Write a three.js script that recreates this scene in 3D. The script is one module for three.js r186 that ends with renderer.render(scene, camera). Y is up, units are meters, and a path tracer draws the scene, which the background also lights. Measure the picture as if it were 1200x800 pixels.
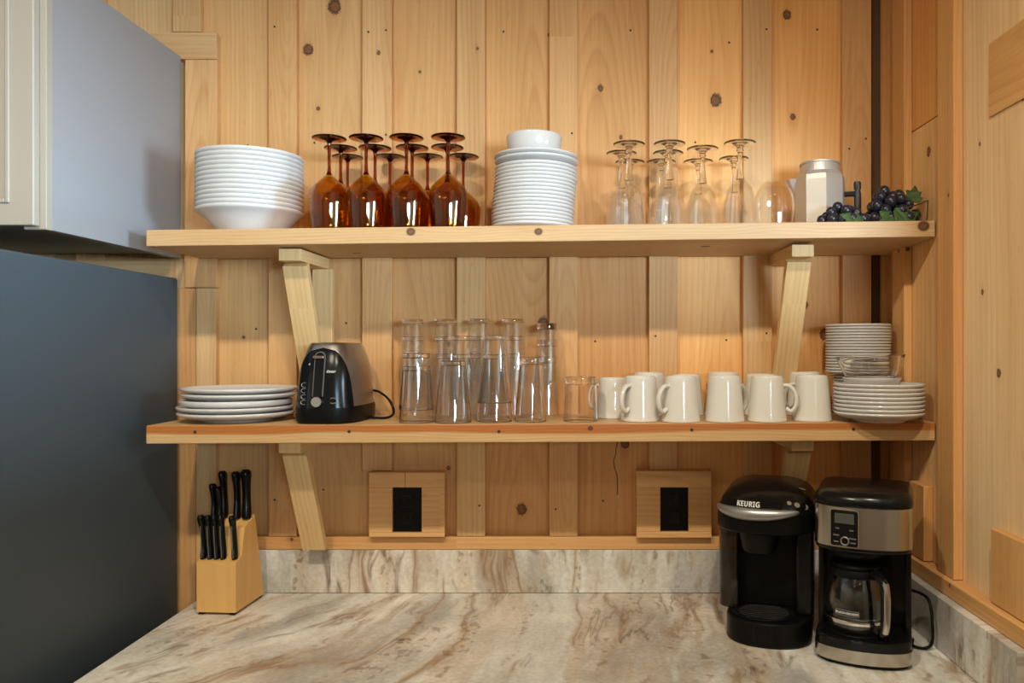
import * as THREE from 'three';
import { RoundedBoxGeometry } from 'three/addons/geometries/RoundedBoxGeometry.js';
import { mergeGeometries } from 'three/addons/utils/BufferGeometryUtils.js';
import { TextGeometry } from 'three/addons/geometries/TextGeometry.js';
import { FontLoader } from 'three/addons/loaders/FontLoader.js';
import { RectAreaLightUniformsLib } from 'three/addons/lights/RectAreaLightUniformsLib.js';

// ---------------------------------------------------------------- camera, light, exposure
// y = 0 is the counter top, z = 0 the face of the back wall boards, x = 0 the camera's line
const scene = new THREE.Scene();
const camera = new THREE.PerspectiveCamera(2 * Math.atan(400 / 957) * 180 / Math.PI, 1.5, 0.05, 40);
camera.position.set(0, 0.6, 2.0);
camera.setViewOffset(1200, 800, -80, -5, 1200, 800);      // a lens shifted sideways keeps the wall square
const renderer = new THREE.WebGLRenderer({ antialias: true });
renderer.toneMapping = THREE.LinearToneMapping;
renderer.toneMappingExposure = 0.52;
renderer.shadowMap.enabled = true;
RectAreaLightUniformsLib.init();
scene.background = new THREE.Color(0.55, 0.68, 0.85);      // pale overcast daylight outside the window
const WARM = new THREE.Color(1.0, 0.89, 0.70), COOL = new THREE.Color(0.60, 0.81, 1.0);
const LAMPS = [[-0.7, 2.03, 1.9, 13], [0.2, 2.03, 1.9, 13], [-1.2, 2.03, 3.5, 4], [0.1, 2.03, 3.5, 4]];   // recessed downlights
const WINDOWS = [{ x: 2.8, a0: 0.75, a1: 2.15, y0: 0.45, y1: 1.2 }, { z: 4.7, a0: 1.05, a1: 2.65, y0: 0.3, y1: 1.14 }];   // in the next room's outer and rear walls
for (const w of WINDOWS) {
  const l = new THREE.RectAreaLight(COOL, 145, w.a1 - w.a0 - 0.1, w.y1 - w.y0 - 0.1), a = (w.a0 + w.a1) / 2, y = (w.y0 + w.y1) / 2;
  if (w.x) { l.position.set(w.x - 0.04, y, a); l.lookAt(0, y, a); } else { l.position.set(a, y, w.z - 0.04); l.lookAt(a, y, 0); }
  scene.add(l);
}

// ---------------------------------------------------------------- helpers
const V = (x, y, z) => new THREE.Vector3(x, y, z);
const lerp = (a, b, t) => a + (b - a) * t, clamp = (x, a = 0, b = 1) => Math.min(b, Math.max(a, x));
const sstep = (a, b, x) => { const t = clamp((x - a) / (b - a)); return t * t * (3 - 2 * t); };
function rng(seed) { let s = seed >>> 0; return () => { s = (s + 0x6d2b79f5) | 0; let t = Math.imul(s ^ (s >>> 15), 1 | s); t = (t + Math.imul(t ^ (t >>> 7), 61 | t)) ^ t; return ((t ^ (t >>> 14)) >>> 0) / 4294967296; }; }
const HASH = (() => { const r = rng(7), a = new Float32Array(65536); for (let i = 0; i < 65536; i++) a[i] = r() * 2 - 1; return a; })();
function noise(x, y) {
  const ix = Math.floor(x), iy = Math.floor(y); let fx = x - ix, fy = y - iy;
  fx = fx * fx * (3 - 2 * fx); fy = fy * fy * (3 - 2 * fy);
  const h = (a, b) => HASH[((a * 374761 + b * 668265 + ((a * b) & 1023)) >>> 0) & 65535];
  const a = h(ix, iy), b = h(ix + 1, iy), c = h(ix, iy + 1), d = h(ix + 1, iy + 1);
  return a + (b - a) * fx + (c - a) * fy + (a - b - c + d) * fx * fy;
}
const fbm = (x, y, o = 4) => { let s = 0, a = 0.5; for (let i = 0; i < o; i++) { s += a * noise(x + i * 17.3, y + i * 9.1); x *= 2.03; y *= 2.03; a *= 0.5; } return s; };
function dataTex(w, h, fn, srgb = true) {
  const d = new Uint8Array(w * h * 4), o = [0, 0, 0];
  for (let j = 0; j < h; j++) for (let i = 0; i < w; i++) {
    fn(i, j, o); const k = (j * w + i) * 4;
    d[k] = clamp(o[0], 0, 255); d[k + 1] = clamp(o[1], 0, 255); d[k + 2] = clamp(o[2], 0, 255); d[k + 3] = 255;
  }
  const t = new THREE.DataTexture(d, w, h, THREE.RGBAFormat);
  t.wrapS = t.wrapT = THREE.RepeatWrapping; t.magFilter = THREE.LinearFilter; t.minFilter = THREE.LinearMipmapLinearFilter; t.generateMipmaps = true;
  if (srgb) t.colorSpace = THREE.SRGBColorSpace; t.needsUpdate = true; return t;
}
// pine: growth rings cut flat, fibres, knots; u across the grain (W metres), v along it (H metres)
function pine({ w = 256, h = 1536, W = 0.26, H = 1.6, seed = 1, light = [226, 188, 136], dark = [182, 129, 76], knots = [], freq = 95, centre = 0.5, depth = 0.05, amount = 1, figure = 0.35, cracks = [] }) {
  const s = seed * 31.7;
  const t = dataTex(w, h, (i, j, o) => {
    const x = i / w * W, y = j / h * H; let sx = x, core = 0, rim = 0, halo = 0;
    for (const [kx, ky, kr] of knots) {
      const dx = x - kx, dy = y - ky; if (Math.abs(dy) > kr * 12) continue;
      const e = (dx / kr) ** 2 * 0.22 + (dy / kr) ** 2 * 0.035; sx -= dx * 0.85 * Math.exp(-e);
      halo = Math.max(halo, Math.exp(-e * 1.6));
      const d = Math.hypot(dx, dy * 0.85) / kr * (1 + 0.18 * noise(dx * 300 + s, dy * 300));
      core = Math.max(core, 1 - sstep(0.75, 1.05, d)); rim = Math.max(rim, Math.exp(-(((d - 0.95) / 0.2) ** 2)));
    }
    const wob = 0.016 * noise(y * 1.1 + s, 3.1) + 0.006 * noise(y * 3.3, x * 5 + s) + 0.0015 * noise(y * 14, x * 30 + s);
    const dep = depth + figure * 0.11 * (noise(y * 0.75 + s, 8.8) + 0.4 * noise(y * 2.1 + s, 1.2));
    const R = Math.hypot(sx + wob - W * centre, dep) * freq + s;
    const f = R - Math.floor(R), late = f < 0.82 ? (f / 0.82) ** 2.6 : 1 - (f - 0.82) / 0.18;
    const fine = noise(x * 800 + s, y * 10), mid = noise(x * 240 + s, y * 3.5), broad = fbm(x * 9 + s, y * 1.3, 3), fleck = noise(x * 420 + s * 2, y * 34);
    let v = 0.20 + 0.34 * late * (0.65 + 0.35 * noise(x * 20 + s, y * 1.7)) + 0.10 * fine + 0.10 * mid + 0.42 * broad + (fleck > 0.72 ? 0.16 : 0);
    v = 0.26 + (v - 0.3) * amount * 0.8 + halo * 0.24;
    let split = 0; for (const [cx, c0, c1] of cracks) if (y > c0 && y < c1) split = 1 - sstep(0.0006, 0.0016, Math.abs(x - cx - 0.007 * noise(y * 22, 4.4) - 0.003 * noise(y * 60, 1.1)));
    for (let c = 0; c < 3; c++) {
      let q = lerp(light[c], dark[c], v); q = lerp(q, [60, 34, 18][c], split * 0.8);
      q = lerp(q, [128, 78, 44][c] * (0.85 + 0.3 * noise(x * 500, y * 500)), core * 0.8); q = lerp(q, [58, 34, 22][c], rim * 0.75);
      o[c] = q;
    }
  });
  t.userData = { W, H }; return t;
}
// box-like uv in metres: v runs along `axis`, u across it
function grainUV(g, axis, W, H, uo = 0, vo = 0) {
  const p = g.attributes.position, n = g.attributes.normal, uv = new Float32Array(p.count * 2), at = (k, a) => k.getComponent(a, 0);
  for (let i = 0; i < p.count; i++) {
    const P = [p.getX(i), p.getY(i), p.getZ(i)], N = [Math.abs(n.getX(i)), Math.abs(n.getY(i)), Math.abs(n.getZ(i))];
    const dom = N[0] > N[1] && N[0] > N[2] ? 0 : N[1] > N[2] ? 1 : 2, others = [0, 1, 2].filter((a) => a !== axis);
    let u, v;
    if (dom === axis) { u = P[others[0]]; v = P[others[1]] * 0.3; } else { u = P[others.find((a) => a !== dom)]; v = P[axis]; }
    uv[i * 2] = (u + uo) / W; uv[i * 2 + 1] = (v + vo) / H;
  }
  g.setAttribute('uv', new THREE.BufferAttribute(uv, 2)); return g;
}
const flat = (g) => (g.index ? g.toNonIndexed() : g);
function rbox(w, h, d, r = 0.002, x = 0, y = 0, z = 0, s = 1) { const g = new RoundedBoxGeometry(w, h, d, s, Math.min(r, w / 2.01, h / 2.01, d / 2.01)); g.translate(x, y, z); return g; }
function span(x0, x1, y0, y1, z0, z1, r = 0.002) { return rbox(x1 - x0, y1 - y0, z1 - z0, r, (x0 + x1) / 2, (y0 + y1) / 2, (z0 + z1) / 2); }
const lathe = (pts, seg = 48) => new THREE.LatheGeometry(pts.map(([a, b]) => new THREE.Vector2(a, b)), seg);
function smooth(pts, n = 4) { const c = new THREE.CatmullRomCurve3(pts.map(([a, b]) => V(a, b, 0)), false, 'centripetal'); return c.getPoints((pts.length - 1) * n).map((p) => [Math.max(0, p.x), p.y]); }
const tube = (pts, r, seg = 32, rad = 8) => new THREE.TubeGeometry(new THREE.CatmullRomCurve3(pts.map((p) => V(...p))), seg, r, rad, false);
// rings of equal length joined into a closed skin
function loft(rings, caps = true) {
  const n = rings[0].length, pos = [], idx = [];
  for (const r of rings) for (const p of r) pos.push(p.x, p.y, p.z);
  for (let k = 0; k < rings.length - 1; k++) for (let i = 0; i < n; i++) { const a = k * n + i, b = k * n + (i + 1) % n, c = a + n, d = b + n; idx.push(a, c, b, b, c, d); }
  if (caps) for (const [k, up] of [[0, false], [rings.length - 1, true]]) {
    const c = rings[k].reduce((s, p) => s.add(p), V(0, 0, 0)).divideScalar(n), at = pos.length / 3; pos.push(c.x, c.y, c.z);
    const base = at + 1; for (const p of rings[k]) pos.push(p.x, p.y, p.z);
    for (let i = 0; i < n; i++) up ? idx.push(at, base + (i + 1) % n, base + i) : idx.push(at, base + i, base + (i + 1) % n);
  }
  const g = new THREE.BufferGeometry(); g.setAttribute('position', new THREE.Float32BufferAttribute(pos, 3)); g.setIndex(idx); g.computeVertexNormals();
  g.setAttribute('uv', new THREE.Float32BufferAttribute(new Float32Array(pos.length / 3 * 2), 2)); return g;
}
// outline (x, z) in plan pushed up from y0 to y1
function plan(shape, y0, y1, bevel = 0.003, seg = 2) {
  const g = new THREE.ExtrudeGeometry(shape, { depth: y1 - y0 - 2 * bevel, bevelEnabled: bevel > 0, bevelSize: bevel, bevelThickness: bevel, bevelOffset: -bevel, bevelSegments: seg, curveSegments: 24 });
  g.rotateX(-Math.PI / 2); g.translate(0, y0 + bevel, 0); return g;
}
// appliance footprint: straight sides, rounded back corners, bulging front
function footprint(hw, zb, zf, bulge, r = 0.015, n = 28) {
  const s = new THREE.Shape();
  s.moveTo(-hw, -zf); s.lineTo(-hw, -(zb + r)); s.quadraticCurveTo(-hw, -zb, -hw + r, -zb); s.lineTo(hw - r, -zb); s.quadraticCurveTo(hw, -zb, hw, -(zb + r)); s.lineTo(hw, -zf);
  for (let i = 1; i < n; i++) { const a = i / n * Math.PI; s.lineTo(hw * Math.cos(a), -(zf + bulge * Math.pow(Math.sin(a), 0.8))); }
  s.closePath(); return s;
}
// thin curved sheet following the front of that footprint
function frontBand(hw, zf, bulge, t, y0, y1, a0 = 0, a1 = Math.PI, n = 40, side = 0) {
  const out = [], inn = [];
  if (side) { out.push([hw + t, zf - side]); inn.push([hw, zf - side]); }
  for (let i = 0; i <= n; i++) {
    const a = lerp(a0, a1, i / n), x = Math.cos(a), z = Math.pow(Math.max(0, Math.sin(a)), 0.8);
    out.push([(hw + t) * x, zf + (bulge + t) * z]); inn.push([hw * x, zf + bulge * z]);
  }
  if (side) { out.push([-hw - t, zf - side]); inn.push([-hw, zf - side]); }
  const s = new THREE.Shape(); out.forEach(([x, z], i) => (i ? s.lineTo(x, -z) : s.moveTo(x, -z))); inn.reverse().forEach(([x, z]) => s.lineTo(x, -z)); s.closePath();
  return plan(s, y0, y1, 0.0004, 1);
}
const names = {};
const numbered = (n) => { const k = names[n] = (names[n] ?? -1) + 1; return k ? n + '_' + String(k).padStart(3, '0') : n; };
function part(name, g, m, parent) { const o = new THREE.Mesh(g, m); o.name = name; o.castShadow = o.receiveShadow = true; parent.add(o); return o; }
function thing(name, label, category, pos = [0, 0, 0], turn = 0, group) {
  const o = new THREE.Group(); o.name = numbered(name); o.position.set(...pos); o.rotation.y = turn; o.userData = { label, category }; if (group) o.userData.group = group; scene.add(o); return o;
}
function single(name, g, m, label, category, pos = [0, 0, 0], turn = 0, group) {
  const o = part(numbered(name), g, m, scene); o.position.set(...pos); o.rotation.y = turn; o.userData = { label, category }; if (group) o.userData.group = group; return o;
}
function structure(name, label, category) { const o = new THREE.Group(); o.name = name; o.userData = { kind: 'structure', label, category }; scene.add(o); return o; }
const ORD = ['', 'lowest', 'second', 'third', 'fourth', 'fifth', 'sixth', 'seventh', 'eighth', 'ninth', 'tenth', 'eleventh', 'twelfth', 'thirteenth', 'fourteenth', 'fifteenth', 'sixteenth', 'seventeenth', 'eighteenth', 'nineteenth', 'twentieth', 'twenty-first', 'twenty-second', 'twenty-third', 'twenty-fourth', 'twenty-fifth', 'twenty-sixth', 'twenty-seventh', 'twenty-eighth', 'twenty-ninth', 'thirtieth'];
const fromBottom = (k, n) => (k === n ? 'topmost' : k === 1 ? 'lowest' : ORD[k] + ' from the bottom');
const font = await new FontLoader().loadAsync('fonts/droid/droid_sans_bold.typeface.json');
function text(s, size, depth = 0.0006) { const g = new TextGeometry(s, { font, size, depth, curveSegments: 4, bevelEnabled: false }); g.computeBoundingBox(); const b = g.boundingBox; g.translate(-(b.min.x + b.max.x) / 2, -(b.min.y + b.max.y) / 2, 0); return g; }

// ---------------------------------------------------------------- materials
const std = (o) => new THREE.MeshStandardMaterial(o), phy = (o) => new THREE.MeshPhysicalMaterial(o);
const rgb = (r, g, b) => new THREE.Color().setRGB(r, g, b);
const woodMats = new Map();
function wood(tex, tint = '#ffffff', rough = 0.62) {
  const key = tex.uuid + tint + rough;
  if (!woodMats.has(key)) woodMats.set(key, std({ map: tex, bumpMap: tex, bumpScale: 0.0004, color: new THREE.Color(tint), roughness: rough }));
  return woodMats.get(key);
}
const M = {
  ceramic: phy({ color: rgb(0.66, 0.645, 0.62), roughness: 0.16, ior: 1.5 }),
  mug: phy({ color: rgb(0.72, 0.69, 0.63), roughness: 0.12, ior: 1.5 }),
  glass: phy({ color: 0xffffff, transmission: 1, roughness: 0, ior: 1.62, thickness: 0 }), thinGlass: phy({ color: 0xffffff, transmission: 1, roughness: 0, ior: 1.75, thickness: 0 }), solidGlass: phy({ color: 0xffffff, transmission: 1, roughness: 0, ior: 1.48, thickness: 0.01 }),
  amberBowl: phy({ color: rgb(0.86, 0.675, 0.29), transmission: 1, roughness: 0, ior: 1.5, thickness: 0 }),
  amber: phy({ color: 0xffffff, transmission: 1, roughness: 0, ior: 1.5, thickness: 0.01, attenuationColor: rgb(0.62, 0.25, 0.04), attenuationDistance: 0.0034 }),
  black: phy({ color: rgb(0.005, 0.0048, 0.0046), roughness: 0.22, specularIntensity: 0.55 }),
  satinBlack: phy({ color: rgb(0.005, 0.0048, 0.0045), roughness: 0.4, specularIntensity: 0.35 }),
  steel: std({ color: rgb(0.56, 0.53, 0.49), metalness: 1, roughness: 0.3 }),
  chrome: std({ color: rgb(0.75, 0.74, 0.72), metalness: 1, roughness: 0.1 }),
  silver: std({ color: rgb(0.42, 0.41, 0.40), metalness: 0.85, roughness: 0.36 }),
  smoke: phy({ color: rgb(0.30, 0.28, 0.26), transmission: 1, roughness: 0.05, ior: 1.45, thickness: 0 }),
  paint: std({ color: rgb(0.30, 0.31, 0.33), roughness: 0.42 }),
  cream: std({ color: rgb(0.38, 0.345, 0.29), roughness: 0.45 }),
  white: std({ color: rgb(0.8, 0.8, 0.78), roughness: 0.5 }),
  lettering: std({ color: rgb(0.75, 0.74, 0.7), roughness: 0.5 }),
  lcd: std({ color: rgb(0.07, 0.075, 0.065), roughness: 0.25 }),
  grape: phy({ color: rgb(0.016, 0.015, 0.022), roughness: 0.3, sheen: 0.3, sheenColor: rgb(0.3, 0.32, 0.4) }),
  leaf: std({ color: rgb(0.045, 0.09, 0.02), roughness: 0.6, side: THREE.DoubleSide }),
  twig: std({ color: rgb(0.05, 0.035, 0.025), roughness: 0.8 }),
  nail: std({ color: rgb(0.05, 0.04, 0.035), roughness: 0.7, metalness: 0.4 }),
  plaster: std({ color: rgb(0.42, 0.37, 0.30), roughness: 0.9 }),
  floor: std({ color: rgb(0.20, 0.13, 0.08), roughness: 0.5 }),
};

// ================================================================ the setting
// ---- back wall: wide pine boards with battens over their joints
const wallBack = structure('wall_back', 'back wall of vertical pine boards with battens', 'wall');
part('backing', span(-2.1, 2.9, -0.92, 2.1, -0.12, -0.02, 0.001), M.plaster, wallBack);
const boardX = [-2.0, -1.55, -1.19, -0.955, -0.7225, -0.4935, -0.2654, -0.0409, 0.2013, 0.4304, 0.6714];
// knots as [metres from the board's left edge, height above the counter, radius]
const boardKnots = [[], [], [], [[0.13, 0.62, 0.003], [0.06, 1.12, 0.003]], [[0.055, 1.325, 0.011], [0.12, 1.43, 0.014], [0.075, 0.665, 0.010], [0.08, 1.18, 0.004]], [[0.1, 1.27, 0.003], [0.17, 0.3, 0.004]],
  [[0.175, 0.655, 0.011], [0.122, 0.2, 0.0105], [0.19, 1.36, 0.004], [0.06, 0.45, 0.004]], [[0.09, 1.23, 0.006], [0.14, 1.11, 0.004], [0.15, 0.36, 0.009]], [[0.13, 1.2, 0.012], [0.12, 1.32, 0.003], [0.12, 0.5, 0.012]], [[0.075, 1.41, 0.009], [0.09, 1.16, 0.006], [0.12, 0.7, 0.007], [0.168, 0.627, 0.011]]];
const boardTint = ['#ffffff', '#ffffff', '#ffffff', '#fff4e4', '#fff6e8', '#fff0dc', '#ffeed6', '#fdead0', '#ffffff', '#ffffff', '#ffffff'];
const boardTex = boardKnots.map((k, i) => (i < 3 ? null : pine({ ...(i > 7 ? { light: [250, 194, 122], dark: [210, 140, 70] } : {}), cracks: i === 7 ? [[0.129, 0.235, 0.40]] : [], seed: i + 1, knots: k, centre: [0, 0, 0, 0.3, 0.6, 0.2, 0.55, 0.35, 0.6, 0.4][i], depth: [0, 0, 0, 0.06, 0.05, 0.1, 0.02, 0.07, 0.03, 0.04][i], freq: 70 + (i * 37) % 40, figure: i === 6 ? 0.75 : 0.4 })));
boardTex[0] = boardTex[1] = boardTex[2] = boardTex[3];
boardX.forEach((x0, i) => {
  const x1 = boardX[i + 1] ?? 0.712, tex = boardTex[i] ?? boardTex[8], g = span(x0 + 0.0015, x1 - 0.0015, -0.92, 2.0, -0.02, 0, 0.0015);
  part('board', grainUV(g, 1, 0.26, 1.6, -x0, 0), wood(tex, boardTint[i]), wallBack);
});
const battenTex = [pine({ w: 96, W: 0.09, seed: 21, freq: 120, centre: 0.9, depth: 0.03, knots: [[0.04, 0.82, 0.004]] }), pine({ w: 96, W: 0.09, seed: 22, freq: 110, centre: -0.3, depth: 0.06, knots: [[0.05, 1.2, 0.003]] }), pine({ w: 96, W: 0.09, seed: 23, freq: 130, centre: 0.5, depth: 0.015, figure: 0.7 })];
const battens = [[-1.58, -1.51], [-1.225, -1.155], [-0.7572, -0.6879], [-0.5297, -0.4572], [-0.3, -0.2307], [-0.0755, -0.0062], [0.1666, 0.2359], [0.3952, 0.4655], [0.6362, 0.7066]];
battens.forEach(([x0, x1], i) => {
  const bottom = 0.138, cut = x0 > -0.54 && x0 < -0.5 ? 0.297 : x0 > 0.16 && x0 < 0.17 ? 0.3 : bottom;
  part('batten', grainUV(span(x0, x1, cut, 2.0, 0.0005, 0.0195, 0.002), 1, 0.09, 1.6, -x0, i * 0.37), wood(battenTex[i % 3], ['#fff6ec', '#fffaf2', '#fff2e2'][i % 3]), wallBack);
});
// narrow strips and blocks beside the cabinet and the refrigerator
part('batten', grainUV(span(-0.989, -0.9207, 1.361, 2.0, 0.0005, 0.0195), 1, 0.09, 1.6, 0, 0.2), wood(battenTex[0]), wallBack);
part('casing', grainUV(span(-1.4, -0.8803, 1.2935, 1.359, 0.0005, 0.0235), 0, 0.09, 1.6, 0, 0.6), wood(battenTex[1]), wallBack);
part('casing', grainUV(span(-0.9579, -0.8803, 0.741, 1.293, 0.0005, 0.0225), 1, 0.09, 1.6, 0, 0.9), wood(battenTex[0], '#fff4e8'), wallBack);
part('casing', grainUV(span(-0.9877, -0.933, -0.92, 0.740, 0.0005, 0.0185), 1, 0.09, 1.6, 0, 0.4), wood(battenTex[1], '#f6e6d2'), wallBack);
part('casing', grainUV(span(-0.9315, -0.8838, 0.0, 0.740, 0.0005, 0.0205), 1, 0.09, 1.6, 0, 0.1), wood(battenTex[2]), wallBack);
part('rail', grainUV(span(-1.6, -0.99, 0.765, 0.808, 0.0005, 0.02), 0, 0.09, 1.6, 0, 0.1), wood(battenTex[1]), wallBack);
// dark strip and pale strip filling the corner
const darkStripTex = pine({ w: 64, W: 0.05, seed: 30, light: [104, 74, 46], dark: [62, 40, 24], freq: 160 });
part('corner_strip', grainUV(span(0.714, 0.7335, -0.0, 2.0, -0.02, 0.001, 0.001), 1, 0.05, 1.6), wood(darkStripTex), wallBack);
part('corner_strip', grainUV(span(0.7345, 0.757, -0.0, 2.0, -0.02, 0.006, 0.001), 1, 0.09, 1.6), wood(battenTex[0], '#f0d8b8'), wallBack);
// nails
{ const g = new THREE.CylinderGeometry(0.0025, 0.0025, 0.0015, 10); g.rotateX(Math.PI / 2); const r = rng(5);
  for (const y of [0.635, 1.09, 0.225, 1.36]) for (let i = 2; i < battens.length; i++) for (const s of [0, 1]) if (r() > 0.3) {
    const [x0, x1] = battens[i], onBoard = r() > 0.55; if (y < 0.3 && !onBoard && (i === 3 || i === 6)) continue; if (y < 0.3 && onBoard && s && (i === 3 || i === 6)) continue;
    const x = onBoard ? (s ? x1 + 0.03 + r() * 0.05 : x0 - 0.03 - r() * 0.03) : s ? x1 - 0.014 : x0 + 0.016; if (x > 0.63 && onBoard) continue;
    part('nail', g, M.nail, wallBack).position.set(x, y + (r() - 0.5) * 0.05, onBoard ? 0.0004 : 0.0199);
  } }

// ---- right wall
const wallRight = structure('wall_right', 'right side wall of vertical pine boards with battens and opening', 'wall');
const rightTex = [pine({ light: [236, 202, 152], dark: [194, 146, 94], seed: 41, knots: [[0.06, 1.02, 0.008], [0.09, 1.22, 0.006]], freq: 60 }), pine({ light: [238, 206, 158], dark: [198, 152, 100], seed: 42, knots: [[0.13, 1.09, 0.007], [0.05, 0.98, 0.003], [0.2, 1.02, 0.003], [0.12, 0.55, 0.006], [0.06, 0.7, 0.004]], freq: 55, centre: 0.7 })];
part('backing', span(0.775, 0.9, -0.92, 2.1, -0.02, 0.68, 0.001), M.plaster, wallRight);
part('backing', span(0.775, 0.9, -0.92, 0.70, 0.681, 4.3, 0.001), M.plaster, wallRight);      // half wall under the opening to the next room
part('backing', span(0.775, 0.9, 1.02, 2.1, 0.681, 4.3, 0.001), M.plaster, wallRight);
part('backing', span(0.775, 0.9, -0.92, 2.1, 4.301, 4.7, 0.001), M.plaster, wallRight);
for (const [z0, z1, i, y0, y1, tint] of [[-0.015, 0.118, 0, -0.02, 2.0, '#f8e6cc'], [0.1195, 0.3545, 0, -0.02, 1.085, '#fff2e0'], [0.1195, 0.3545, 1, 1.087, 2.0, '#f0cc9c'], [0.356, 0.68, 1, -0.02, 2.0, '#ffffff']])
  part('board', grainUV(span(0.755, 0.775, y0, y1, z0, z1, 0.0015), 1, 0.26, 1.6, -z0 - 0.05, 0), wood(rightTex[i], tint), wallRight);
for (const [z0, z1, i] of [[0.0735, 0.1445, 0], [0.318, 0.391, 1]])
  part('batten', grainUV(span(0.7355, 0.7545, 0.138, 2.0, z0, z1, 0.002), 1, 0.09, 1.6, -z0, i * 0.3), wood(battenTex[i], '#f8e6cc'), wallRight);
part('patch_board', grainUV(span(0.752, 0.7546, 1.02, 1.155, 0.496, 0.68, 0.001), 2, 0.26, 1.6, 0.3, 0.2), wood(rightTex[0], '#f4e2c6'), wallRight);
part('patch_board', grainUV(span(0.7385, 0.7545, 0.139, 0.272, 0.53, 0.68, 0.002), 1, 0.26, 1.6, 0.1, 0.5), wood(rightTex[0], '#f2e0c4'), wallRight);
part('patch_board', grainUV(span(0.7335, 0.7545, 0.139, 0.30, 0.18, 0.255, 0.002), 1, 0.26, 1.6, 0.1, 0.9), wood(boardTex[7], '#f0d8b6'), wallRight);

// ---- trims along the backsplash
const trimWood = (name, g, axis, label, vo) => { const o = part(name, grainUV(g, axis, 0.09, 1.6, 0.01, vo), wood(battenTex[1], '#fbeeda'), scene); o.userData = { kind: 'structure', label, category: 'trim' }; };
trimWood('trim_1', span(-0.882, 0.7335, 0.1057, 0.1372, 0.0008, 0.0205, 0.002), 0, 'long pine strip above the marble backsplash on the back wall', 0.3);
trimWood('trim_2', span(0.7235, 0.7545, 0.1057, 0.1372, 0.0215, 0.68, 0.002), 2, 'pine strip above the backsplash on the right wall', 0.8);

// ---- the rest of the room, beyond the frame
const plainWall = (name, g, m, label, category = 'wall') => { const o = part(name, g, m, scene); o.userData = { kind: 'structure', label, category }; return o; };
plainWall('wall_left', span(-2.2, -2.1, -0.92, 2.1, -0.1, 4.7, 0.001), M.plaster, 'left pine room wall far beyond the refrigerator');
plainWall('floor', span(-2.2, 2.9, -1.02, -0.92, -0.1, 4.8, 0.001), M.floor, 'dark wooden kitchen floor below the counter', 'floor');
plainWall('ceiling', span(-2.2, 2.9, 2.1, 2.2, -0.1, 4.8, 0.001), std({ color: rgb(0.62, 0.56, 0.48), roughness: 0.9 }), 'pale pine ceiling above the kitchen', 'ceiling');
WINDOWS.forEach((w, k) => {
  const wall = structure(k ? 'wall_rear' : 'wall_far', k ? 'rear room wall behind the viewer holding a wide window' : 'outer wall of the next room holding a window', 'wall'), win = structure(k ? 'window_2' : 'window_1', k ? 'wide white framed window in the rear wall' : 'white framed window in the next room letting in daylight', 'window');
  const lo = k ? -2.2 : -0.1, hi = k ? 2.9 : 4.8;
  const at = (a0, a1, y0, y1, d0, d1) => (k ? span(a0, a1, y0, y1, w.z + d0, w.z + d1, 0.001) : span(w.x + d0, w.x + d1, y0, y1, a0, a1, 0.001));
  for (const [a0, a1, y0, y1] of [[lo, hi, -0.92, w.y0], [lo, hi, w.y1, 2.1], [lo, w.a0, w.y0, w.y1], [w.a1, hi, w.y0, w.y1]]) part('wall_panel', at(a0, a1, y0, y1, 0, 0.1), M.plaster, wall);
  const { a0, a1, y0, y1 } = w;
  for (const [p, q, r, t] of [[a0, a1, y0, y0 + 0.05], [a0, a1, y1 - 0.05, y1], [a0, a0 + 0.05, y0 + 0.05, y1 - 0.05], [a1 - 0.05, a1, y0 + 0.05, y1 - 0.05]]) part('window_frame', at(p, q, r, t, 0.01, 0.06), M.white, win);
  part('pane', at(a0 + 0.05, a1 - 0.05, y0 + 0.05, y1 - 0.05, 0.03, 0.034), phy({ color: 0xffffff, transmission: 1, roughness: 0, thickness: 0 }), win);
});
LAMPS.forEach(([x, y, z, power], i) => {
  const t = thing('ceiling_lamp', ['warm downlight over the left end of the shelves', 'warm downlight over the right end of the shelves', 'warm downlight behind the viewer on the left', 'warm downlight behind the viewer on the right'][i], 'lamp', [x, y, z], 0, 'ceiling lamps');
  part('bulb', new THREE.SphereGeometry(0.045, 24, 16), std({ color: 0x222222, emissive: WARM, emissiveIntensity: 14 }), t);
  part('canopy', lathe([[0.0, 0.0695], [0.085, 0.0695], [0.085, 0.062], [0.05, 0.06], [0.03, 0.05], [0.028, 0.035], [0, 0.035]], 32), M.white, t);
  const l = new THREE.SpotLight(WARM, power, 0, 1.45, 0.5); l.castShadow = true; l.shadow.radius = 2.2; l.position.set(0, 0, 0); l.target.position.set(0, -1, 0); t.add(l, l.target);
});

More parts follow.
